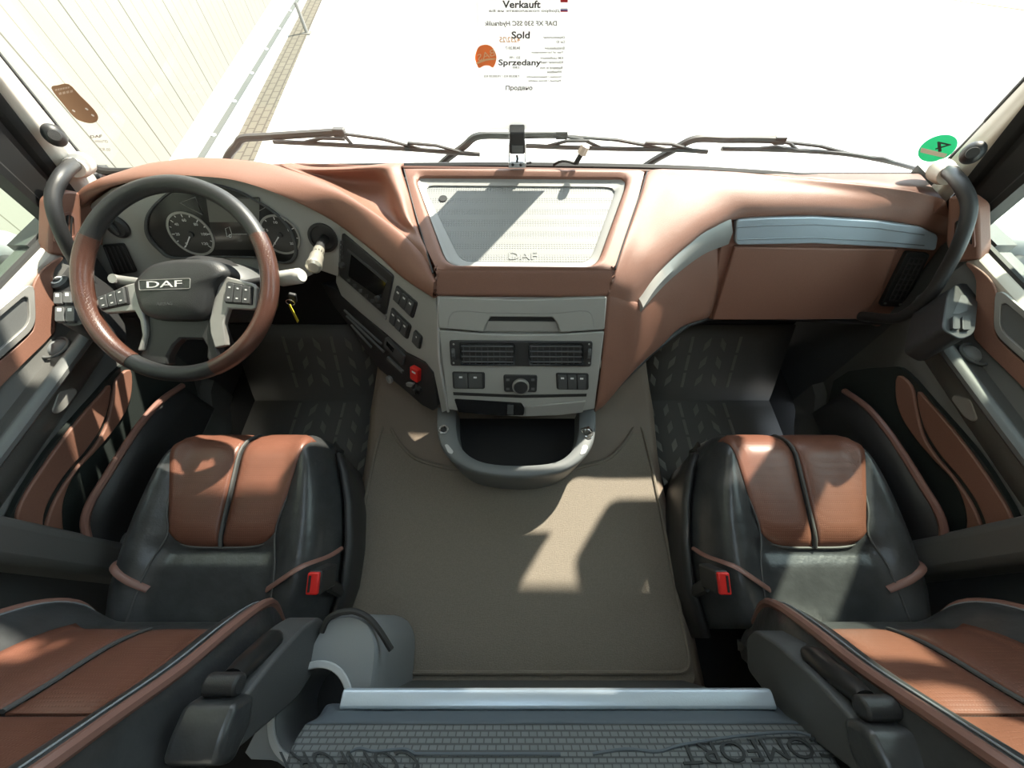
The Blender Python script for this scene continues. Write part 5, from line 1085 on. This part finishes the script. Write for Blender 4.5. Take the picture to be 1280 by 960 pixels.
wiper([(284, 198), (296, 182), (304, 173), (330, 171), (392, 167), (424, 165)], [(342, 177), (400, 180), (455, 183), (520, 187), (570, 191), (600, 193)], 'windscreen wiper outside the glass in front of the steering wheel')
wiper([(552, 205), (580, 183), (598, 170), (640, 169), (676, 168), (702, 168)], [(654, 182), (700, 184), (770, 186), (830, 187), (860, 188), (884, 190)], 'windscreen wiper outside the glass at the centre behind the camera')
wiper([(806, 208), (840, 188), (868, 174), (905, 174), (945, 174), (974, 175)], [(902, 186), (960, 187), (1010, 189), (1060, 193), (1110, 202), (1152, 213)], 'windscreen wiper outside the glass in front of the glovebox')

# ================================================================== outside mirrors and added visor (they throw the shadows inside)
MH = mat('mirror_housing', (.30, .31, .32), .5)
def mirror(sd_, label):
    f = (lambda p: V((-p.x, p.y, p.z))) if sd_ < 0 else (lambda p: p)
    T = thing('door_mirror', tuple(f(V((1.45, .85, .6)))), label, 'mirror', 'outside mirrors')
    m = MB(); c = f(V((1.52, .83, 1.22))); q = [(-.14, -.50), (.14, -.50), (.14, .50), (-.14, .50)]; q = rp(q, .06, 5)
    m.grid([[c+V((p.x*k, y, p.y*k)) for p in q] for y, k in ((-.05, .96), (-.045, 1), (.02, 1), (.07, .85), (.09, .5))], True); n_ = len(q); m.f += [tuple(range(n_)), tuple(range(4*n_, 5*n_))]
    m.build('housing', MH, T, ang=50)
    m = MB(); q2 = [p*.88 for p in q]; m.prism([c+V((p.x, -.051, p.y)) for p in q2], [c+V((p.x, -.054, p.y)) for p in q2]); m.build('mirror_glass', CHROME, T)
    a_, b_, c_ = f(PX(1230, 348, 1.27)), f(PX(1256, 334, 1.43)), f(PX(1282, 322, 1.62))
    m = MB(); m.tube([a_, b_, c_], [.018, .020, .022], 10); m.build('mirror_foot', BLACK, T)
    m = MB(); m.ball(c_, (.13, .08, .09)); m.build('ramp_mirror', MH, T)
    for z in (.86, 1.60):
        m = MB(); m.tube([f(V((1.235, .90, z))), f(V((1.36, .90, z+.01))), f(V((1.50, .86, z+.03)))], [.03, .028, .03], 10); m.build('mirror_arm', MH, T)
    return T
mirror(-1, 'grey outside mirror on its arm beyond the left door window')
mirror(1, 'grey outside mirror on its arm beyond the right door window')

fmr = thing('front_mirror', (1.015, 1.22, 1.35), 'grey close-view mirror hung at the top right of the windscreen outside', 'mirror')
m = MB(); q = rp([(-.115, -.115), (.115, -.115), (.115, .115), (-.115, .115)], .05, 5); mp_ = PZ(783, 680, 0.0); c = mp_+_sv*((1.22-mp_.y)/_sv.y)
m.grid([[c+V((p.x*k, y, p.y*k)) for p in q] for y, k in ((-.03, .96), (-.02, 1), (.02, 1), (.05, .8))], True); n_ = len(q); m.f += [tuple(range(n_)), tuple(range(3*n_, 4*n_))]
m.build('housing', MH, fmr, ang=50)
m = MB(); m.tube(cr([c+V((.02, .0, .12)), c+V((.05, -.02, .25)), V((1.05, 1.12, 1.62))], 4), .016, 8); m.build('mirror_arm', MH, fmr)
